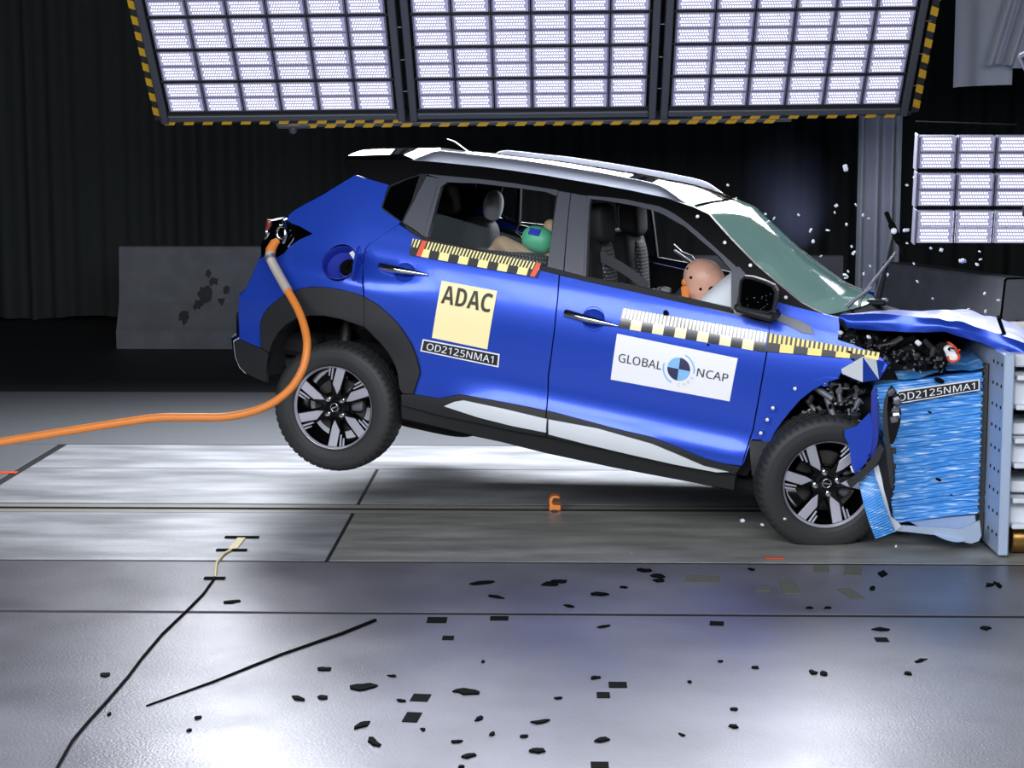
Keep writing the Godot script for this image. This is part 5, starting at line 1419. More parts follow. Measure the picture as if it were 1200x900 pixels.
	for i in 24: w.append(Vector3(1.60 + 0.028 * cos(i * 0.5) + i * 0.001, 1.0 + 0.04 * sin(i * 0.29), 0.725 + 0.02 * sin(i * 0.5)))
	mb.tube(w, 0.0055, 6)
	obj("orange_wire", mb, M.orange_red, bay)
	mb = MB.new(); mb.pillow(T(Vector3(1.60, 0.99, 0.70), rot(Vector3(0, 0, 1), -55)), Vector3(0.085, 0.05, 0.05), 0.5, 14, 8)
	obj("white_bottle", mb, M.white, bay)
	# torn end of the fender, folded to a peak
	var F = {}
	for k in [["a", 985.6, 432.6], ["b", 1011, 418], ["c", 1027, 422], ["d", 1043, 425], ["e", 1030, 445], ["f", 1011, 448], ["g", 987, 438], ["h", 1000, 446]]:
		F[k[0]] = P["fold_" + k[0]]
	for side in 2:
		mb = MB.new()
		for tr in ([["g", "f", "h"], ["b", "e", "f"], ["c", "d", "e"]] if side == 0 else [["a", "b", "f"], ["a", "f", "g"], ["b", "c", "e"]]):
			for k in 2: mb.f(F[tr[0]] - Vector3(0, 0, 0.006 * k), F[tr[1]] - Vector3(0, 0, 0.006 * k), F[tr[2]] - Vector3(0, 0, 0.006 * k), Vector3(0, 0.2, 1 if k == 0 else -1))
		obj("torn_fender_edge", mb, M.paint if side == 0 else M.silver, car)  # silver facets carry the glare on the blue paint as colour
	# bumper and lamp pieces squeezed against the barrier
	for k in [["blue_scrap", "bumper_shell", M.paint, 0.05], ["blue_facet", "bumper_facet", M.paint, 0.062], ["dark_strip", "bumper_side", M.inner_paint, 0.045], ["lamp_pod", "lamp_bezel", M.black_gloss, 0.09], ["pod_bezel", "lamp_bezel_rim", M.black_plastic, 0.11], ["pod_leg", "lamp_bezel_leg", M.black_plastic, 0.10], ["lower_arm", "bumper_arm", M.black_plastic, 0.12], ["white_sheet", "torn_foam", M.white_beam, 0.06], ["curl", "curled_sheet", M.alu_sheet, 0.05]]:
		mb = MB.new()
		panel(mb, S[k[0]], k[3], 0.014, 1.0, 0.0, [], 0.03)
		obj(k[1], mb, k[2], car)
	for k in 7:
		mb = MB.new()
		var c: Vector2 = S.lamp_pod[0].lerp(S.lamp_pod[S.lamp_pod.size() / 2], 0.15 + k * 0.1)
		mb.box(T(on(c, 0.10) + Vector3(rng.randf_range(-0.01, 0.02), 0, 0), Basis.from_euler(Vector3(rng.randf(), rng.randf(), rng.randf()))), Vector3(0.035, 0.03, 0.02), 0.006)
		obj("lamp_fragment", mb, M.chrome if k % 2 else M.grey_part, car)
	# peeled strip of blue honeycomb in front of the wheel
	var rows = []
	var A0: Vector3 = P.strip_tl; var A1: Vector3 = P.strip_tr; var B0: Vector3 = P.strip_bl; var B1: Vector3 = P.strip_br
	for i in 73:
		var t = i / 72.0
		var row = []
		for j in 9:
			var u = j / 8.0
			var v = A0.lerp(A1, u).lerp(B0.lerp(B1, u), t)
			row.append(v + Vector3(0, 0, sin(t * PI) * 0.05 + (0.006 if i % 3 == 0 else 0.0) - u * u * 0.03))
		rows.append(row)
	mb = MB.new()
	mb.grid(rows, Vector3(0, 0, 1))
	q = []
	for r in rows:
		var row = []
		for v in r: row.append(v - Vector3(0, 0, 0.012))
		q.append(row)
	mb.grid(q, Vector3(0, 0, -1))
	obj("peeled_honeycomb_strip", mb, M.honeycomb, car)


func details() -> void:
	# stickers
	var inkat = func(v): return on(v, 0.0105)
	var innrm = func(v): return wn(v)
	var ad = sticker("yellow_square_sticker", D.adac, 0.006, M.sticker_yellow, car, 6, 6)
	lettering("lettering", "ADAC", sub(D.adac, 0.06, 0.06, 0.95, 0.38), M.ink_olive, ad, true, inkat, innrm)
	var pl = sticker("test_number_plate", D.plate, 0.006, M.sticker_white, car, 6, 2)
	var ink2 = func(v): return on(v, 0.0085)
	var b = sticker("black_field", sub(D.plate, 0.018, 0.10, 0.982, 0.90), 0.0075, M.sticker_black, pl, 6, 2)
	lettering("lettering", "OD2125NMA1", sub(D.plate, 0.07, 0.23, 0.93, 0.78), M.sticker_white, pl, false, ink2, innrm)
	var nc = sticker("white_banner_sticker", D.ncap, 0.006, M.sticker_white, car, 8, 4)
	lettering("lettering", "GLOBAL", sub(D.ncap, 0.045, 0.40, 0.405, 0.585), M.ink_slate, nc, false, inkat, innrm)
	lettering("lettering", "NCAP", sub(D.ncap, 0.70, 0.385, 0.955, 0.57), M.ink_slate, nc, false, inkat, innrm)
	var cq = bil(D.ncap, 0.548, 0.49)
	var ux: Vector2 = (D.ncap[1] - D.ncap[0]).normalized(); var uy: Vector2 = (D.ncap[0] - D.ncap[3]).normalized()
	var hgt: float = D.ncap[0].distance_to(D.ncap[3])
	for k in 4:
		var mb = MB.new()
		var r = hgt * 0.245
		for i in 10:
			var a0 = PI / 2 * (k + i / 10.0); var a1 = PI / 2 * (k + (i + 1) / 10.0)
			var v0 = cq; var v1 = cq + (ux * cos(a0) + uy * sin(a0)) * r; var v2 = cq + (ux * cos(a1) + uy * sin(a1)) * r
			mb.t(on(v0, 0.0105), on(v1, 0.0105), on(v2, 0.0105), wn(v0), wn(v1), wn(v2))
		obj("roundel_quarter", mb, M.ink_navy if k % 2 == 0 else M.ink_sky, nc)
	for k in [[-0.08, 1.28], [2.95, 4.35]]:
		var mb = MB.new()
		for i in 16:
			var vs = []
			for e in [[0, 0.318], [1, 0.318], [1, 0.345], [0, 0.345]]:
				var a = lerpf(k[0], k[1], (i + e[0]) / 16.0)
				vs.append(cq + (ux * cos(a) + uy * sin(a)) * hgt * e[1])
			for tr in [[0, 1, 2], [0, 2, 3]]: mb.t(on(vs[tr[0]], 0.0105), on(vs[tr[1]], 0.0105), on(vs[tr[2]], 0.0105), wn(vs[0]), wn(vs[1]), wn(vs[2]))
		obj("roundel_arc", mb, M.ink_sky, nc)
	for i in 4:
		var a = -1.40 + i * 0.33
		var c = cq + (ux * cos(a) + uy * sin(a)) * hgt * 0.335
		var rx = (ux * -sin(a) + uy * cos(a)) * hgt * 0.028; var ry = (ux * -cos(a) - uy * sin(a)) * hgt * 0.032
		lettering("lettering", "CARS"[i], PackedVector2Array([c - rx + ry, c + rx + ry, c + rx - ry, c - rx - ry]), M.ink_pale, nc, false, inkat, innrm)
	sticker("scale_tape", D.tape_rear, 0.018, M.tape_rear, car, 16, 3)
	sticker("scale_tape", D.tape_front, 0.006, M.tape_front, car, 16, 3)
	sticker("scale_tape", D.tape_fender, 0.014, M.tape_fender, car, 12, 2)
	for d in D.dots:
		var mb = MB.new(); mb.lathe([Vector2(0.008, -0.001), Vector2(0.008, 0.003), Vector2(0, 0.004)], 14, T(on(d, -0.002), along_y(wn(d))))
		obj("target_dot", mb, M.white, car)
	for d in D.flange_holes:
		var mb = MB.new(); mb.lathe([Vector2(0.018, -0.004), Vector2(0.018, 0.003), Vector2(0.012, 0.0025), Vector2(0.011, -0.001)], 16, T(on(d, 0.008), along_y(wn(d))))
		var fa = obj("fastener", mb, M.paint, car)
		mb = MB.new(); mb.pillow(T(on(d, 0.009), along_y(wn(d))), Vector3(0.018, 0.009, 0.018), 0.9, 12, 8)
		obj("clip_head", mb, M.silver, fa)
	# door handles
	for k in [[D.handle_rear, D.cup_rear[0], 0.052, 0.045], [D.handle_front, D.cup_front[0], 0.056, 0.047]]:
		var n = wn(k[1])
		var mb = MB.new()
		mb.lathe([Vector2(0.058, 0.001), Vector2(0.055, -0.001), Vector2(0.050, -0.010), Vector2(0.035, -0.022), Vector2(0.0, -0.028)], 24, T(on(k[1]), along_y(n) * Basis.from_scale(Vector3(k[2] / 0.055, 1, k[3] / 0.05))), false)
		obj("handle_cup", mb, M.paint, car)
		mb = MB.new()
		var a: Vector2 = k[0][0]; var c: Vector2 = k[0][1]
		var pts = []
		var rad = []
		for i in 13:
			var t = i / 12.0
			pts.append(on(a.lerp(c, t), 0.012 + 0.018 * sin(PI * minf(t * 1.15, 1.0))))
			rad.append(lerpf(0.019, 0.017, t) if t < 0.55 else lerpf(0.017, 0.005, (t - 0.55) / 0.45))
		mb.tube(pts, rad, 14)
		var hd = obj("door_handle", mb, M.chrome, car)
		mb = MB.new(); mb.lathe([Vector2(0.006, 0), Vector2(0.005, 0.002), Vector2(0, 0.002)], 10, T(on(a.lerp(c, 0.1), 0.034), along_y(n)))
		obj("key_button", mb, M.shard, hd)
	# a dent plug on the front door and a small chip
	for c in [bil(D.tape_front, 0.30, -0.08), bil(D.tape_front, 0.62, 1.10)]:
		var mb = MB.new(); mb.pillow(T(on(c, 0.003), rot(Vector3(0, 0, 1), 25)), Vector3(0.026, 0.034, 0.012) if c.y > 0.93 else Vector3(0.012, 0.010, 0.008), 0.8, 12, 8)
		obj("splinter", mb, M.shard, car)
	# door mirror knocked round, its dark face to the side
	var ml = node("door_mirror", car, Transform3D.IDENTITY)
	var c0: Vector3 = P.mirror_c
	var poly = PackedVector2Array()
	for k in [[866, 341, 0], [868, 326, 0], [873, 322, 0], [882, 323.5, 0], [898, 329, 0], [908, 335, 0], [911, 341, 0], [910, 352, 0], [907, 365, 0], [901, 367, 0], [880, 364, 0], [868, 361, 0], [865, 355, 0]]: pass
	for v in S_mirror(): poly.append(v - Vector2(c0.x, c0.y))
	var mb = MB.new()
	mb.prism(poly, -0.055, 0.012, T(c0), 0.012)
	var back = []
	for i in 7:
		var t = i / 6.0
		var row = []
		for v in poly: row.append(c0 + Vector3(v.x * (1 - t * t * 0.75), v.y * (1 - t * t * 0.75), -0.05 - t * 0.06))
		back.append(row)
	mb.grid(back, c0, true, false, true)
	obj("housing", mb, M.black_plastic, ml)
	var inset = Geometry2D.offset_polygon(poly, -0.012)[0]
	mb = MB.new(); mb.prism(inset, 0.0, 0.014, T(c0))
	obj("mirror_glass", mb, M.dark_glass, ml)
	mb = MB.new()
	var ring = []
	for v in poly: ring.append(c0 + Vector3(v.x, v.y, 0.010) * Vector3(0.97, 0.97, 1))
	ring.append(ring[0])
	mb.tube(ring, 0.0035, 8, false)
	obj("mirror_rim", mb, M.black_plastic, ml)
	mb = MB.new()
	mb.box(T(Vector3(0.735, 1.043, 0.90), rot(Vector3(0, 0, 1), -6)), Vector3(0.19, 0.045, 0.20), 0.015)
	mb.box(T(Vector3(0.66, 1.075, 0.86)), Vector3(0.05, 0.10, 0.10), 0.012)
	obj("mirror_foot", mb, M.black_plastic, ml)
	for i in 14:
		var v = Vector2(rng.randf_range(-0.06, 0.06), rng.randf_range(-0.05, 0.045))
		if not Geometry2D.is_point_in_polygon(v, inset): continue
		mb = MB.new(); mb.box(Transform3D.IDENTITY, Vector3(0.003, 0.003, 0.002))
		obj("dust_speck", mb, M.grey_part, ml).position = c0 + Vector3(v.x, v.y, 0.015)


func S_mirror() -> PackedVector2Array:
	var a: PackedVector2Array = S.mirror_outline
	return a


func wheel(xf: Transform3D, flat: bool) -> void:
	var w = node("wheel", car, xf)
	# where the floor cuts the tyre, in the wheel's own axes
	var world = car.transform * xf
	var inv = world.affine_inverse()
	var fn = (inv.basis * Vector3.UP).normalized()
	var fo = inv * Vector3.ZERO
	fo = inv * Vector3(world.origin.x, 0.004, world.origin.z)
	var prof = [Vector2(0.203, -0.086), Vector2(0.225, -0.098), Vector2(0.262, -0.104), Vector2(0.290, -0.100), Vector2(0.306, -0.090), Vector2(0.315, -0.076), Vector2(0.3185, -0.058), Vector2(0.320, -0.044), Vector2(0.312, -0.041), Vector2(0.312, -0.035), Vector2(0.3205, -0.032), Vector2(0.321, -0.008), Vector2(0.313, -0.005), Vector2(0.313, 0.003), Vector2(0.321, 0.006), Vector2(0.3205, 0.032), Vector2(0.312, 0.035), Vector2(0.312, 0.041), Vector2(0.320, 0.044), Vector2(0.3185, 0.058), Vector2(0.315, 0.072), Vector2(0.311, 0.081), Vector2(0.300, 0.092), Vector2(0.286, 0.099), Vector2(0.2845, 0.0975), Vector2(0.262, 0.103), Vector2(0.240, 0.101), Vector2(0.224, 0.096), Vector2(0.221, 0.0975), Vector2(0.212, 0.092), Vector2(0.204, 0.082)]
	var segs = 216
	var p = []
	for i in segs:
		var a = TAU * i / segs
		var row = []
		for k in prof.size():
			var r: float = prof[k].x
			if (k >= 19 and k <= 21 or k >= 5 and k <= 7) and i % 4 == 0: r -= 0.007
			if (k == 14 or k == 15 or k == 10 or k == 11) and i % 4 == 2: r -= 0.004
			var v = Vector3(cos(a) * r, sin(a) * r, prof[k].y)
			var under = (v - fo).dot(fn)
			if flat and under < 0.0:
				v -= fn * under
				v.z += prof[k].y * 0.9 * minf(-under, 0.05) * 6.0 * (1.0 if absf(prof[k].y) > 0.07 else 0.0)
			row.append(v)
		p.append(row)
	var mb = MB.new()
	mb.grid(p, Vector3.ZERO, true, true, false)
	obj("tyre", mb, M.tyre, w)
	var ay = rot(Vector3.RIGHT, 90)  # local y of a lathe along the axle, outward
	mb = MB.new()
	mb.lathe([Vector2(0.200, 0.070), Vector2(0.192, 0.056), Vector2(0.184, 0.02), Vector2(0.178, -0.05), Vector2(0.200, -0.086)], 64, T(Vector3.ZERO, ay), true)
	mb.lathe([Vector2(0.196, 0.070), Vector2(0.188, 0.056), Vector2(0.180, 0.02), Vector2(0.174, -0.05), Vector2(0.196, -0.086)], 64, T(Vector3.ZERO, ay), false)
	obj("rim_barrel", mb, M.rim_black, w)
	mb = MB.new()
	mb.lathe([Vector2(0.194, 0.066), Vector2(0.198, 0.072), Vector2(0.204, 0.083), Vector2(0.210, 0.085), Vector2(0.213, 0.080)], 72, T(Vector3.ZERO, ay))
	obj("rim_lip", mb, M.machined, w)
	mb = MB.new()
	mb.lathe([Vector2(0.135, -0.03), Vector2(0.135, -0.012), Vector2(0.075, -0.012), Vector2(0.075, 0.005), Vector2(0.0, 0.005)], 40, T(Vector3.ZERO, ay))
	obj("brake_disc", mb, M.iron, w)
	mb = MB.new()
	mb.pillow(T(Vector3(0.09, 0.04, 0.0)), Vector3(0.09, 0.12, 0.05), 0.4, 14, 8)
	obj("brake_caliper", mb, M.grey_part, w)
	mb = MB.new()
	mb.lathe([Vector2(0.078, 0.0), Vector2(0.078, 0.040), Vector2(0.070, 0.050), Vector2(0.034, 0.052), Vector2(0.0, 0.052)], 32, T(Vector3.ZERO, ay))
	obj("hub", mb, M.rim_black, w)
	var arm = PackedVector2Array([Vector2(-0.030, 0.045), Vector2(0.030, 0.045), Vector2(0.030, 0.10), Vector2(0.052, 0.196), Vector2(-0.052, 0.196), Vector2(-0.030, 0.10)])
	var blade = PackedVector2Array([Vector2(0.004, 0.070), Vector2(0.018, 0.100), Vector2(0.040, 0.198), Vector2(-0.006, 0.202), Vector2(-0.022, 0.120)])
	var fin1 = PackedVector2Array([Vector2(-0.034, 0.140), Vector2(-0.026, 0.142), Vector2(-0.020, 0.200), Vector2(-0.030, 0.199)])
	var fin2 = PackedVector2Array([Vector2(-0.047, 0.158), Vector2(-0.040, 0.158), Vector2(-0.036, 0.199), Vector2(-0.046, 0.197)])
	for k in 6:
		var ang = deg_to_rad(60.0 * k + (4.0 if k % 2 else -4.0))
		var b = Basis(Vector3(0, 0, 1), ang)
		var dish = b * Basis(Vector3.RIGHT, 0.10)
		mb = MB.new(); mb.prism(arm, 0.012, 0.046, T(Vector3.ZERO, dish), 0.006)
		var sp = obj("spoke", mb, M.rim_black, w)
		mb = MB.new()
		for f in [blade, fin1, fin2]: mb.prism(f, 0.044, 0.050, T(Vector3.ZERO, dish), 0.002)
		obj("machined_face", mb, M.machined, sp)
	for k in 4:
		var a = PI / 4 + k * PI / 2
		mb = MB.new()
		mb.lathe([Vector2(0.013, 0.048), Vector2(0.013, 0.058), Vector2(0.010, 0.060), Vector2(0.010, 0.072), Vector2(0.0, 0.074)], 6, T(Vector3(cos(a) * 0.052, sin(a) * 0.052, 0), ay))
		obj("wheel_nut", mb, M.chrome, w)
	mb = MB.new()
	mb.lathe([Vector2(0.031, 0.050), Vector2(0.031, 0.057), Vector2(0.028, 0.060), Vector2(0.0, 0.062)], 28, T(Vector3.ZERO, ay))
	obj("centre_cap", mb, M.black_gloss, w)
	mb = MB.new()
	var ring = []
	for i in 25: ring.append(Vector3(cos(TAU * i / 24) * 0.020, sin(TAU * i / 24) * 0.020, 0.0635))
	mb.tube(ring, 0.0025, 6, false)
	mb.box(T(Vector3(0, 0, 0.064), rot(Vector3(0, 0, 1), 25)), Vector3(0.046, 0.006, 0.004), 0.001)
	obj("cap_emblem", mb, M.chrome, w)
	if not flat and xf.origin.z > 0:
		mb = MB.new(); mb.box(T(Vector3(-0.25, 0.06, 0.1035)), Vector3(0.02, 0.012, 0.003), 0.002)
		obj("paint_mark", mb, M.orange_red, w)


func cabin() -> void:
	var mb = MB.new()
	mb.box(T(Vector3(-0.3, 0.33, 0)), Vector3(2.6, 0.04, 1.40), 0.01)
	obj("cabin_floor", mb, M.lining, car)
	mb = MB.new()
	mb.box(T(Vector3(-1.28, 0.82, 0), rot(Vector3(0, 0, 1), 12)), Vector3(0.14, 0.62, 1.30), 0.05)
	mb.box(T(Vector3(-0.98, 0.60, 0)), Vector3(0.50, 0.16, 1.30), 0.05)
	var rs = obj("rear_seat", mb, M.seat, car)
	for z in [0.38, 0.0, -0.40]:
		mb = MB.new(); mb.pillow(T(Vector3(-1.24, 1.19, z), rot(Vector3(0, 0, 1), 12)), Vector3(0.12, 0.17, 0.26), 0.5)
		obj("headrest", mb, M.seat, rs)
	for z in [0.36, -0.36]:
		var st = node("front_seat", car)
		mb = MB.new()
		mb.pillow(T(Vector3(-0.17, 0.90, z), rot(Vector3(0, 0, 1), 13)), Vector3(0.20, 0.62, 0.50), 0.45, 32, 20)
		obj("backrest", mb, M.seat, st)
		mb = MB.new()
		mb.pillow(T(Vector3(-0.145, 0.93, z), rot(Vector3(0, 0, 1), 13)), Vector3(0.185, 0.46, 0.24), 0.4, 24, 16)
		obj("cloth_centre", mb, M.seat_dots, st)
		mb = MB.new()
		mb.pillow(T(Vector3(0.10, 0.60, z), rot(Vector3(0, 0, 1), 6)), Vector3(0.55, 0.18, 0.50), 0.45, 32, 16)
		obj("seat_cushion", mb, M.seat, st)
		mb = MB.new()
		mb.pillow(T(Vector3(-0.185, 1.265, z), rot(Vector3(0, 0, 1), 13)), Vector3(0.12, 0.20, 0.27), 0.5, 28, 16)
		obj("headrest", mb, M.seat, st)
		mb = MB.new()
		for s in [-0.07, 0.07]: mb.tube([Vector3(-0.20, 1.20, z + s), Vector3(-0.215, 1.10, z + s)], 0.007, 8)
		obj("headrest_post", mb, M.chrome, st)
	# far front door edge and seat belts
	mb = MB.new()
	mb.tube([Vector3(-0.19, 1.40, 0.60), P.belt_a + Vector3(0, 0, 0.02)], 0.004, 6)
	var bw = []
	for i in 9:
		var t = i / 8.0
		var c: Vector3 = (P.belt_a as Vector3).lerp(P.belt_b, t) + Vector3(0, 0.02 * sin(t * PI), 0)
		bw.append([c + Vector3(0, 0.024, 0), c + Vector3(0.0, -0.024, 0.01)])
	mb.grid(bw, Vector3(0, 0.2, 1))
	obj("seat_belt", mb, M.belt, car)
	mb = MB.new()
	mb.tube([Vector3(0.02, 1.15, -0.55), Vector3(0.10, 1.13, -0.4), Vector3(0.17, 1.13, -0.3), Vector3(0.24, 1.09, -0.2), Vector3(0.30, 1.07, -0.1)], 0.004, 6)
	mb.tube([Vector3(0.04, 1.12, -0.5), Vector3(0.16, 1.09, -0.35), Vector3(0.34, 1.02, -0.2)], 0.010, 8)
	obj("wiring", mb, M.grey_part, car)
	# dashboard, wheel, airbag
	var p = []
	for k in [Vector2(0.62, 0.55), Vector2(0.56, 0.80), Vector2(0.58, 0.95), Vector2(0.68, 1.0), Vector2(0.85, 1.01), Vector2(1.05, 1.0)]:
		var row = []
		for j in 13: row.append(Vector3(k.x + 0.02 * sin(j * 0.9), k.y, lerpf(-0.70, 0.70, j / 12.0)))
		p.append(row)
	mb = MB.new(); mb.grid(p, Vector3(-1, 1, 0))
	obj("dashboard", mb, M.lining, car)
	mb = MB.new()
	var ring = []
	var sw = T(Vector3(0.50, 0.90, 0.36), rot(Vector3(0, 0, 1), 25))
	for i in 33: ring.append(sw * Vector3(0, cos(TAU * i / 32) * 0.18, sin(TAU * i / 32) * 0.18))
	mb.tube(ring, 0.014, 10, false)
	mb.box(sw, Vector3(0.05, 0.12, 0.12), 0.02)
	mb.box(sw, Vector3(0.03, 0.03, 0.34), 0.01)
	mb.tube([sw * Vector3(0.02, 0, 0), Vector3(0.72, 0.80, 0.36)], 0.03, 10)
	obj("steering_wheel", mb, M.shard, car)
	mb = MB.new()
	mb.pillow(T(Vector3(0.555, 0.975, 0.36), rot(Vector3(0, 0, 1), -40)), Vector3(0.30, 0.50, 0.54), 0.62, 40, 26)
	obj("airbag", mb, M.airbag, car)


func build_dummies() -> void:
	var ct = car.transform
	# driver dummy: head, neck, shoulders, arms and torso in one skin, in the car's axes
	var d = node("driver_dummy", self, ct)
	tag(d, "tan crash test dummy slumped face first into the white airbag at the steering wheel", "crash dummy")
	var hc: Vector3 = P.head
	var head = nets(func(v):
		var q: Vector3 = Basis(Vector3(0, 0, 1), deg_to_rad(32)) * (v - hc)
		var skull = (Vector3(q.x / 0.104, (q.y - 0.012) / 0.096, q.z / 0.078).length() - 1.0) * 0.085
		var jaw = cap(q, Vector3(0.03, -0.05, 0), Vector3(0.075, -0.095, 0), 0.062, 0.036)
		var r = smin(skull, jaw, 0.03)
		r = smin(r, cap(q, Vector3(0.095, 0.0, 0), Vector3(0.112, -0.032, 0), 0.010, 0.016), 0.014)
		r = smin(r, cap(q, Vector3(0.088, -0.068, -0.018), Vector3(0.088, -0.068, 0.018), 0.013, 0.013), 0.01)
		for s in [-1.0, 1.0]:
			r = -smin(-r, q.distance_to(Vector3(0.102, 0.008, 0.034 * s)) - 0.012, 0.008)
		return r, hc - Vector3(0.17, 0.17, 0.11), hc + Vector3(0.17, 0.15, 0.11), 0.0055)
	var ho = obj("head", head, M.skin_tan, d)
	for s in [[-0.045, 0.012], [0.03, 0.050], [0.012, -0.035], [-0.075, 0.05]]:
		var mb = MB.new()
		var dir = Vector3(s[0], s[1], 0.0)
		var zz = 0.080 * sqrt(maxf(0.05, 1.0 - pow(s[0] / 0.104, 2) - pow(s[1] / 0.1, 2)))
		mb.lathe([Vector2(0.007, -0.004), Vector2(0.007, 0.0015), Vector2(0.0, 0.002)], 10, T(hc + dir + Vector3(0, 0, zz), along_y(Vector3(s[0] * 0.7, s[1] * 0.8, zz))))
		obj("skull_bolt", mb, M.shard, ho)
	var nk = hc + Vector3(-0.075, -0.085, 0)
	var ch = nk + Vector3(-0.13, -0.17, 0)
	var body = nets(func(v):
		var r = cap(v, nk + Vector3(0.02, 0.02, 0), nk + Vector3(-0.05, -0.10, 0), 0.045, 0.055)
		r = smin(r, cap(v, ch + Vector3(0.02, 0.0, -0.15), ch + Vector3(0.02, 0.0, 0.15), 0.075, 0.075), 0.06)
		r = smin(r, cap(v, ch + Vector3(0, -0.05, 0), ch + Vector3(-0.10, -0.34, 0), 0.14, 0.12), 0.08)
		for s in [-1.0, 1.0]:
			r = smin(r, cap(v, ch + Vector3(0.02, 0.0, 0.18 * s), ch + Vector3(0.16, -0.2, 0.22 * s), 0.052, 0.043), 0.03)
			r = smin(r, cap(v, ch + Vector3(0.16, -0.2, 0.22 * s), ch + Vector3(0.37, -0.08, 0.15 * s), 0.042, 0.03), 0.02)
		return r, ch + Vector3(-0.32, -0.5, -0.33), ch + Vector3(0.46, 0.30, 0.33), 0.018)
	obj("body", body, M.belt, d)
	var mb = MB.new()
	mb.box(T(P.chin + Vector3(0.005, -0.035, 0.06), rot(Vector3(0, 0, 1), 15) * rot(Vector3.UP, 30)), Vector3(0.038, 0.062, 0.012), 0.005)
	mb.pillow(T(P.chin + Vector3(-0.012, 0.008, 0.02)), Vector3(0.035, 0.04, 0.04), 0.9, 12, 8)
	obj("orange_sensor_plate", mb, M.orange, d)
	mb = MB.new()
	for k in 5:
		mb.box(T(P.chin + Vector3(-0.09 - k * 0.035, -0.04 - k * 0.012, 0.06), Basis.from_euler(Vector3(k, k * 2.0, k * 0.7))), Vector3(0.05, 0.025, 0.03), 0.006)
	obj("chest_harness", mb, M.grey_part, d)
	# child dummy in the back
	var c = node("child_dummy", self, ct)
	tag(c, "child crash dummy with a glossy green head cap bearing a blue patch", "crash dummy")
	var g: Vector3 = P.rear_green
	mb = MB.new()
	mb.pillow(T(g, rot(Vector3(0, 0, 1), -8)), Vector3(0.175, 0.13, 0.15), 0.85, 32, 20)
	var capo = obj("head_cap", mb, M.mint, c)
	mb = MB.new()
	mb.box(T(g + Vector3(-0.012, 0.040, 0.064), rot(Vector3(0, 0, 1), -2) * rot(Vector3.RIGHT, -40)), Vector3(0.056, 0.038, 0.010), 0.003)
	obj("blue_patch", mb, M.patch_blue, capo)
	var tb = nets(func(v):
		var r = cap(v, P.rear_tan + Vector3(0.0, 0.01, 0), P.rear_tan + Vector3(0.04, -0.05, 0), 0.038, 0.045)
		r = smin(r, cap(v, P.rear_tan + Vector3(0.04, -0.05, 0), P.rear_tan + Vector3(0.02, -0.22, -0.02), 0.05, 0.08), 0.03)
		r = smin(r, cap(v, P.rear_tan + Vector3(0.0, -0.16, 0.03), P.rear_arm_a + Vector3(0.02, 0.0, 0), 0.03, 0.036), 0.03)
		r = smin(r, cap(v, P.rear_arm_a, P.rear_arm_b, 0.034, 0.026), 0.02)
		r = smin(r, cap(v, P.rear_arm_a, P.rear_arm_a + Vector3(-0.06, -0.07, 0), 0.028, 0.022), 0.02)
		return r, Vector3(-0.80, 0.9, 0.25), Vector3(-0.28, 1.28, 0.55), 0.011)
	obj("body", tb, M.sand, c)
	# its seat
	var s = node("child_restraint", self, ct)
	tag(s, "black child seat with LED reflections painted as grey dots on the rear bench", "child seat")
	mb = MB.new()
	mb.pillow(T(Vector3(-0.62, 0.86, 0.36), rot(Vector3(0, 0, 1), 8)), Vector3(0.62, 0.34, 0.42), 0.4, 32, 16)
	obj("shell", mb, M.seat, s)
	mb = MB.new()
	mb.pillow(T(Vector3(-0.60, 0.93, 0.40), rot(Vector3(0, 0, 1), 6)), Vector3(0.52, 0.26, 0.37), 0.4, 32, 16)
	obj("cloth", mb, M.seat_dots, s)  # dots imitate LED rows mirrored in the lowered window glass
	mb = MB.new()
	mb.tube([P.wire_a, P.wire_b, P.wire_b + Vector3(0.01, 0.005, 0), P.wire_c], 0.004, 6)
	mb.tube([P.wire_a, P.wire_a + Vector3(0.07, -0.03, 0.05)], 0.004, 6)
	obj("wire_frame", mb, M.chrome, s)
	# pale dummy shape added for a far headrest catching light
	var f = node("child_dummy", self, ct)
	tag(f, "pale blue dummy shape standing in for a lit far headrest in the rear", "crash dummy")
	mb = MB.new()
	mb.pillow(T(P.rear_far + Vector3(0.03, 0.0, 0)), Vector3(0.11, 0.17, 0.12), 0.9, 24, 16)
	obj("head", mb, M.airbag, f)
	mb = MB.new()
	mb.pillow(T(P.rear_far + Vector3(-0.02, -0.22, 0)), Vector3(0.2, 0.30, 0.26), 0.7, 24, 16)
	obj("body", mb, M.belt, f)


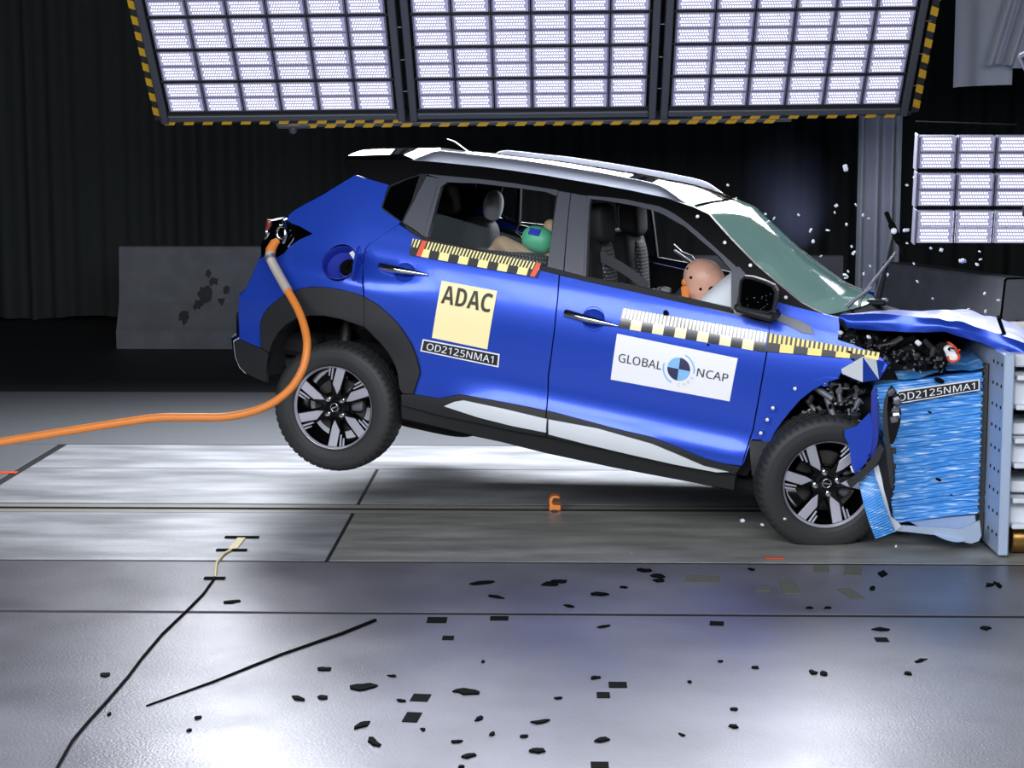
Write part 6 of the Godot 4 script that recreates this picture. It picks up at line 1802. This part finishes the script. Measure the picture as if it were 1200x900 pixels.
func build_barrier() -> void:
	var b = node("deformable_barrier", self)
	tag(b, "crash barrier of pale steel beams carrying the crushed blue honeycomb block at the right edge", "crash barrier")
	var q: Array = G.block
	var z0 = 0.80; var z1 = -0.25
	# honeycomb block, its side a stack of crushed layers
	var nz = FastNoiseLite.new(); nz.seed = 8; nz.frequency = 1.0
	var p = []
	var ny = 190
	for i in ny + 1:
		var v = i / float(ny)
		var row = []
		for j in 29:
			var u = j / 28.0
			var a: Vector3 = q[0].lerp(q[1], u).lerp(q[3].lerp(q[2], u), v)
			var ridge = 0.0035 * sin(v * 150.0 + nz.get_noise_2d(u * 0.9, v * 2.0) * 7.0) + 0.008 * nz.get_noise_2d(u * 0.7 + 30, v * 24.0) + 0.003 * sin(v * 260.0 + u * 3.0)
			row.append(a + Vector3(0.012 * nz.get_noise_1d(v * 40.0) * (1.0 if j == 28 or j == 0 else 0.0), 0, ridge))
		p.append(row)
	var mb = MB.new()
	mb.grid(p, Vector3(0, 0, 1))
	for e in [0, ny]:
		for j in 28: mb.q(p[e][j], p[e][j + 1], p[e][j + 1] * Vector3(1, 1, 0) + Vector3(0, 0, z1), p[e][j] * Vector3(1, 1, 0) + Vector3(0, 0, z1), Vector3(0, 1 if e == 0 else -1, 0))
	for j in [0, 28]:
		for i in ny: mb.q(p[i][j], p[i + 1][j], p[i + 1][j] * Vector3(1, 1, 0) + Vector3(0, 0, z1), p[i][j] * Vector3(1, 1, 0) + Vector3(0, 0, z1), Vector3(1 if j == 28 else -1, 0, 0))
	obj("honeycomb_block", mb, M.honeycomb, b)
	# crushed cladding lying over its top
	p = []
	for i in 13:
		var row = []
		for j in 13:
			var u = i / 12.0; var v = j / 12.0
			row.append(Vector3(lerpf(1.56, 1.95, u), lerpf(0.765, 0.82, u) + 0.035 * sin(v * PI) + 0.02 * nz.get_noise_2d(u * 3, v * 3) + 0.02 * v, lerpf(0.80, 0.2, v)))
		p.append(row)
	mb = MB.new(); mb.grid(p, Vector3.UP)
	obj("cladding_sheet", mb, M.honeycomb, b)
	# its number plate
	var pq: Array = G.plate2
	mb = MB.new()
	var dz = Vector3(0, 0, 0.034)
	var at = func(u, v, off): return pq[0].lerp(pq[1], u).lerp(pq[3].lerp(pq[2], u), v) + dz + Vector3(0, 0, off)
	mb.q(at.call(0, 0, 0), at.call(1, 0, 0), at.call(1, 1, 0), at.call(0, 1, 0), Vector3(0, 0, 1))
	mb.q(at.call(0, 1, 0), at.call(1, 1, 0), at.call(1, 1, -0.02), at.call(0, 1, -0.02), Vector3(0, -1, 0))
	mb.q(at.call(1, 0, 0), at.call(1, 1, 0), at.call(1, 1, -0.02), at.call(1, 0, -0.02), Vector3(1, 0, 0))
	mb.q(at.call(0, 0, 0), at.call(1, 0, 0), at.call(1, 0, -0.02), at.call(0, 0, -0.02), Vector3(0, 1, 0))
	var pl = obj("test_number_plate", mb, M.sticker_white, b)
	mb = MB.new()
	mb.q(at.call(0.01, 0.09, 0.002), at.call(0.985, 0.09, 0.002), at.call(0.985, 0.91, 0.002), at.call(0.01, 0.91, 0.002), Vector3(0, 0, 1))
	obj("black_field", mb, M.sticker_black, pl)
	var pla = func(v): return at.call(v.x, v.y, 0.004)
	var nrm = func(_v): return Vector3(0, 0, 1)
	lettering("lettering", "OD2125NMA1", PackedVector2Array([Vector2(0.0, 0.22), Vector2(0.94, 0.22), Vector2(0.94, 0.80), Vector2(0.0, 0.80)]), M.sticker_white, pl, false, pla, nrm)
	# steel face plate, drilled
	mb = MB.new()
	mb.box(T(Vector3(1.992, 0.463, 0.36)), Vector3(0.045, 0.90, 1.44), 0.006)
	var fp = obj("face_plate", mb, M.alu_sheet, b)
	rng.seed = 9
	for i in 9:
		for k in 3:
			mb = MB.new()
			mb.lathe([Vector2(0.008, -0.002), Vector2(0.008, 0.002), Vector2(0.0, 0.002)], 10, T(Vector3(1.969, 0.10 + i * 0.095, 1.035 - k * 0.075), rot(Vector3(0, 0, 1), 90)))
			obj("bolt_hole", mb, M.shard, fp)
	mb = MB.new()
	mb.box(T(Vector3(1.955, 0.44, 0.79)), Vector3(0.02, 0.80, 0.05), 0.004)
	for i in 26: mb.box(T(Vector3(1.945, 0.06 + i * 0.03, 0.80)), Vector3(0.014, 0.012, 0.04), 0.002)
	obj("back_sheet", mb, M.iron, b)
	# white beams stacked behind the plate
	for k in [[0.875, 0.055], [0.74, 0.155], [0.57, 0.05], [0.47, 0.135], [0.31, 0.05], [0.20, 0.14]]:
		mb = MB.new()
		mb.box(T(Vector3(3.0, k[0], 0.86)), Vector3(1.94, k[1], 0.30), 0.008)
		obj("beam_web", mb, M.white_beam, b)
		if k[1] > 0.1:
			for s in [-1, 1]:
				mb = MB.new()
				mb.box(T(Vector3(3.0, k[0] + s * (k[1] / 2 - 0.012), 0.90)), Vector3(1.94, 0.022, 0.34), 0.004)
				obj("beam_flange", mb, M.white_beam, b)
	mb = MB.new()
	mb.box(T(Vector3(3.0, 0.48, 0.1)), Vector3(1.9, 0.86, 1.2), 0.01)
	obj("beam_core", mb, M.iron, b)
	for x in [2.10, 2.6]:
		mb = MB.new()
		mb.lathe([Vector2(0.0, -0.07), Vector2(0.06, -0.07), Vector2(0.065, -0.06), Vector2(0.065, 0.06), Vector2(0.06, 0.07), Vector2(0.0, 0.07)], 24, T(Vector3(x + 0.02, 0.067, 0.95), rot(Vector3(0, 0, 1), 90)))
		obj("roller", mb, M.brass, b)
	# sheet torn down under the block
	p = []
	for i in 15:
		var row = []
		for j in 9:
			var u = i / 14.0; var v = j / 8.0
			row.append(Vector3(lerpf(1.62, 1.93, u), 0.11 + 0.03 * u - 0.10 * sin(u * 2.6) * v * (0.4 + 0.6 * u), 0.78 + 0.20 * v * sin(u * 2.9)))
		p.append(row)
	mb = MB.new(); mb.grid(p, Vector3(0, 0.3, 1))
	obj("torn_sheet", mb, M.alu_sheet, b)
	for k in [[1.74, 0.765, 0.83, 0.05], [1.70, 0.62, 0.83, 0.02], [1.75, 0.31, 0.83, 0.03], [1.81, 0.24, 0.83, 0.012]]:
		mb = MB.new()
		mb.pillow(T(Vector3(k[0], k[1], k[2]), rot(Vector3(0, 0, 1), -20)), Vector3(k[3], k[3] * 0.45, 0.012), 0.9, 10, 6)
		obj("stuck_splinter", mb, M.shard, b)


const NTH := ["first", "second", "third", "fourth", "fifth", "sixth", "seventh", "eighth", "ninth", "tenth", "eleventh", "twelfth", "thirteenth", "fourteenth", "fifteenth", "sixteenth", "seventeenth", "eighteenth", "nineteenth", "twentieth", "twenty-first", "twenty-second", "twenty-third", "twenty-fourth", "twenty-fifth", "twenty-sixth", "twenty-seventh", "twenty-eighth", "twenty-ninth", "thirtieth"]


func place_of(s, among: Array) -> String:
	var before = 0
	for q in among:
		if q[0] < s[0] or (q[0] == s[0] and q[1] < s[1]): before += 1
	return NTH[before]


func shard_label(s) -> String:
	var band = func(q): return 0 if q[1] < 2.1 else 1 if q[1] < 2.62 else 2 if q[1] < 3.3 else 3
	var b = band.call(s)
	var kin = G.shards.filter(func(q): return band.call(q) == b)
	var shape = "long" if s[2] > s[3] * 1.3 and s[2] > 0.07 else "small" if s[2] < 0.04 else "stubby"
	return "%s black plastic shard %s, %s from the left" % [shape, ["on the narrow strip before the barrier", "just before the front floor joint", "in the middle of the front floor", "nearest the camera"][b], place_of(s, kin)]


func speck_label(s) -> String:
	var band = func(q): return 0 if q[1] > 1.5 else 1 if q[1] > 1.25 else 2 if q[1] > 0.85 else 3
	var b = band.call(s)
	var kin = G.specks.filter(func(q): return band.call(q) == b)
	return "pale broken fragment flying %s, %s from the left" % [["high above the car nose", "beside the thrown up wiper", "just above the hood", "low beside the front wheel and block"][b], place_of(s, kin)]


func build_loose() -> void:
	# hose from the tow hook to the left
	var h = node("hose")
	tag(h, "orange tether hose with a braided sleeve running from the car tail to the left edge", "hose")
	var cv = Curve3D.new()
	var pts: Array = G.hose
	for i in pts.size():
		var t: Vector3 = (pts[mini(i + 1, pts.size() - 1)] - pts[maxi(i - 1, 0)]) / 6.0
		cv.add_point(pts[i] + Vector3(0, 0, 0.07), -t, t)
	cv.bake_interval = 0.012
	var all = cv.get_baked_points()
	var parts = [[], [], []]
	for v in all:
		var y: float = v.y
		if v.x > pts[3].x - 0.02 and y > pts[3].y: parts[0].append(v)
		if y <= pts[3].y + 0.02 and y >= pts[5].y: parts[1].append(v)
		if y < pts[5].y + 0.015: parts[2].append(v)
	var mb = MB.new(); mb.tube(parts[2], 0.0195, 16); obj("hose_body", mb, M.orange, h)
	mb = MB.new(); mb.tube(parts[1], 0.0235, 16); obj("braided_sleeve", mb, M.braid, h)
	mb = MB.new(); mb.tube([pts[1] + Vector3(0.012, 0.0, 0.06), pts[1] + Vector3(-0.004, -0.012, 0.07), pts[2] + Vector3(-0.005, 0, 0.07), pts[3] + Vector3(0, -0.01, 0.07)], [0.015, 0.022, 0.025, 0.023], 14); obj("end_fitting", mb, M.orange, h)
	mb = MB.new(); mb.tube([pts[3] + Vector3(-0.004, 0.012, 0.07), pts[3] + Vector3(0.004, -0.014, 0.07)], 0.027, 14); obj("clamp", mb, M.grey_part, h)
	# sensor cable across the floor, taped at its end
	var cr: PackedVector2Array = G.crack
	var c = node("floor_cable")
	tag(c, "thin dark cable lying across the floor at the lower left, taped with yellow", "cable")
	var line = []
	for i in range(4, cr.size()): line.append(Vector3(cr[i].x, 0.006, cr[i].y))
	mb = MB.new(); mb.tube(line, 0.005, 6); obj("cable", mb, M.shard, c)
	mb = MB.new(); mb.tube([Vector3(cr[1].x, 0.006, cr[1].y), Vector3(cr[2].x, 0.008, cr[2].y), Vector3(cr[3].x, 0.007, cr[3].y), Vector3(cr[4].x, 0.006, cr[4].y)], 0.006, 6); obj("yellow_lead", mb, M.sticker_yellow, c)
	mb = MB.new()
	var d = (cr[0] - cr[1])
	mb.box(T(Vector3((cr[0].x + cr[1].x) / 2, 0.004, (cr[0].y + cr[1].y) / 2), rot(Vector3.UP, rad_to_deg(-d.angle()))), Vector3(d.length(), 0.004, 0.04), 0.001); obj("yellow_tape", mb, M.sticker_yellow, c)
	for k in [[1, 0.14], [4, 0.09], [0, 0.16]]:
		mb = MB.new()
		mb.box(T(Vector3(cr[k[0]].x, 0.005, cr[k[0]].y + 0.01)), Vector3(k[1], 0.006, 0.03), 0.002)
		obj("anchor", mb, M.shard, c)
	# long scrape
	var ls: PackedVector2Array = G.long_scrape
	line = []
	for v in ls: line.append(Vector3(v.x, 0.003, v.y))
	mb = MB.new(); mb.tube(line, [0.003, 0.005, 0.006, 0.008, 0.008], 6)
	tag(obj("rubber_strip", mb, M.shard), "long thin black rubber strip lying at a slant on the lower left floor", "strip")
	# shards on the floor
	rng.seed = 31
	for s in G.shards:
		var poly = PackedVector2Array()
		var k = rng.randi_range(7, 11)
		for i in k: poly.append(Vector2(cos(TAU * i / k + rng.randf_range(-0.3, 0.3)) * s[2] * 0.52, sin(TAU * i / k) * s[3] * 0.52) * rng.randf_range(0.5, 1.12))
		mb = MB.new(); mb.prism(poly, 0.0, 0.005, Transform3D.IDENTITY, 0.0015)
		var o = obj("plastic_shard", mb, M.shard)
		o.transform = T(Vector3(s[0], 0.001, s[1]), rot(Vector3.UP, rad_to_deg(-s[4])) * rot(Vector3.RIGHT, -90))
		tag(o, shard_label(s), "shard", "black shards on the floor")
	var n = 0
	for s in G.tapes:
		mb = MB.new(); mb.box(Transform3D.IDENTITY, Vector3(s[2], 0.0025, s[3]), 0.0008)
		var o = obj("tape_patch", mb, M.tape_patch if n < 6 else M.tape_dark)
		o.transform = T(Vector3(s[0], 0.0015, s[1]), rot(Vector3.UP, rad_to_deg(-s[4])))
		tag(o, "olive grey tape patch on the floor strip before the barrier, %s from the left" % place_of(s, G.tapes.slice(0, 6)) if n < 6 else "small dark tape patch on the open front floor, %s from the left" % place_of(s, G.tapes.slice(6)), "tape", "tape patches below the barrier" if n < 6 else "dark tape patches on the floor")
		n += 1
	# sparks and crumbs in the air
	for s in G.specks:
		mb = MB.new()
		mb.box(Transform3D.IDENTITY, Vector3(s[3], s[3] * rng.randf_range(0.5, 1.0), s[3] * 0.5), s[3] * 0.1)
		var o = obj("glass_fragment", mb, M.spark)
		o.transform = T(Vector3(s[0], s[1], s[2]), Basis.from_euler(Vector3(rng.randf() * 3, rng.randf() * 3, rng.randf() * 3)))
		tag(o, speck_label(s), "fragment", "fragments flying from the crash")
	# catch hook on the tow rail
	mb = MB.new()
	var hk = PackedVector2Array([Vector2(-0.03, 0.0), Vector2(0.032, 0.0), Vector2(0.032, 0.035), Vector2(-0.004, 0.035), Vector2(-0.010, 0.045), Vector2(-0.006, 0.058), Vector2(0.008, 0.064), Vector2(0.020, 0.058), Vector2(0.030, 0.064), Vector2(0.022, 0.078), Vector2(0.004, 0.084), Vector2(-0.018, 0.078), Vector2(-0.030, 0.060)])
	mb.prism(hk, -0.02, 0.02, Transform3D.IDENTITY, 0.004)
	var o = node("tow_rail_hook", self, T(Vector3(0.005, 0.0, 0.02)))
	obj("hook", mb, M.orange, o)
	mb = MB.new(); mb.box(T(Vector3(0, -0.004, 0)), Vector3(0.03, 0.02, 0.12), 0.003); obj("slider", mb, M.iron, o)
	tag(o, "small orange steel catch hook standing on the tow rail under the car", "hook")
	mb = MB.new(); mb.box(T(Vector3(0.98, 0.002, 1.09), rot(Vector3.UP, 2)), Vector3(0.085, 0.003, 0.03), 0.001)
	tag(obj("floor_mark", mb, M.orange_red), "short orange-red tape mark on the floor beside the front wheel", "tape")
	mb = MB.new(); mb.box(T(Vector3(-3.08, 0.002, -0.98), rot(Vector3.UP, 4)), Vector3(0.14, 0.003, 0.06), 0.001)
	tag(obj("floor_mark", mb, M.orange_red), "red tape mark on the floor at the left edge below the hose", "tape")
	# airbag smoke
	for k in 9:
		var t = k / 8.0
		var fv = FogVolume.new()
		fv.name = "airbag_smoke"
		fv.shape = RenderingServer.FOG_VOLUME_SHAPE_ELLIPSOID
		var r = 0.16 + 0.34 * t
		fv.size = Vector3(r * 1.1, r * 1.35, r)
		fv.position = Vector3(1.25 - 0.06 * t, 1.40 + 0.16 * t, -0.45)
		var fm = FogMaterial.new()
		fm.albedo = Color(0.62, 0.66, 0.85)
		fm.density = 0.12 * (1.0 - t) * (1.0 - t) + 0.006
		fv.material = fm
		add_child(fv, true)
		tag(fv, "faint bluish airbag smoke drifting above the windshield", "smoke", "airbag smoke", "stuff")


func _ready() -> void:
	# camera
	var cam = Camera3D.new()
	cam.name = "camera"
	cam.fov = 23.643
	cam.near = 0.1
	cam.far = 80.0
	cam.position = ROOM_CAM
	cam.transform = Transform3D(Basis(Vector3(0.999734, 0.000000, -0.023062), Vector3(-0.002926, 0.991919, -0.126840), Vector3(0.022875, 0.126873, 0.991655)), ROOM_CAM)
	add_child(cam)
	cam.current = true
	# environment
	var env = Environment.new()
	env.background_mode = Environment.BG_COLOR
	env.background_color = Color(0.0, 0.0, 0.0)
	env.tonemap_mode = Environment.TONE_MAPPER_LINEAR
	env.tonemap_exposure = 1.0
	env.sdfgi_enabled = true
	env.ssao_enabled = true
	env.ssil_enabled = true
	env.volumetric_fog_enabled = true
	env.volumetric_fog_density = 0.0
	var we = WorldEnvironment.new()
	we.name = "environment"
	we.environment = env
	add_child(we)
	# the two LED banks: one leaning over the car from behind, seen in the picture, its twin over the camera side
	bank_back = Transform3D(Basis(Vector3(0.999947, 0.010331, 0.000000), Vector3(-0.007555, 0.731297, 0.682018), Vector3(0.999947, 0.010331, 0.000000).cross(Vector3(-0.007555, 0.731297, 0.682018))), Vector3(-2.625467, 1.990495, -3.300000))
	var c = cos(deg_to_rad(26.0)); var s = sin(deg_to_rad(26.0))
	bank_front = Transform3D(Basis(Vector3(-1, 0, 0), Vector3(0, c, -s), Vector3(0, -s, -c)), Vector3(3.0, 2.14, 6.6))
	panel_lights(bank_back, 7, 46.0)
	panel_lights(bank_front, 7, 52.0)
	area("trolley_light", T(Vector3(2.92, 1.54, -2.64), rot(Vector3.UP, 180) * rot(Vector3.RIGHT, -9)), Vector2(1.2, 0.68), 2.2)
	make_materials()
	build_lights()
	build_room()
	build_barrier()
	build_car()
	build_dummies()
	build_loose()
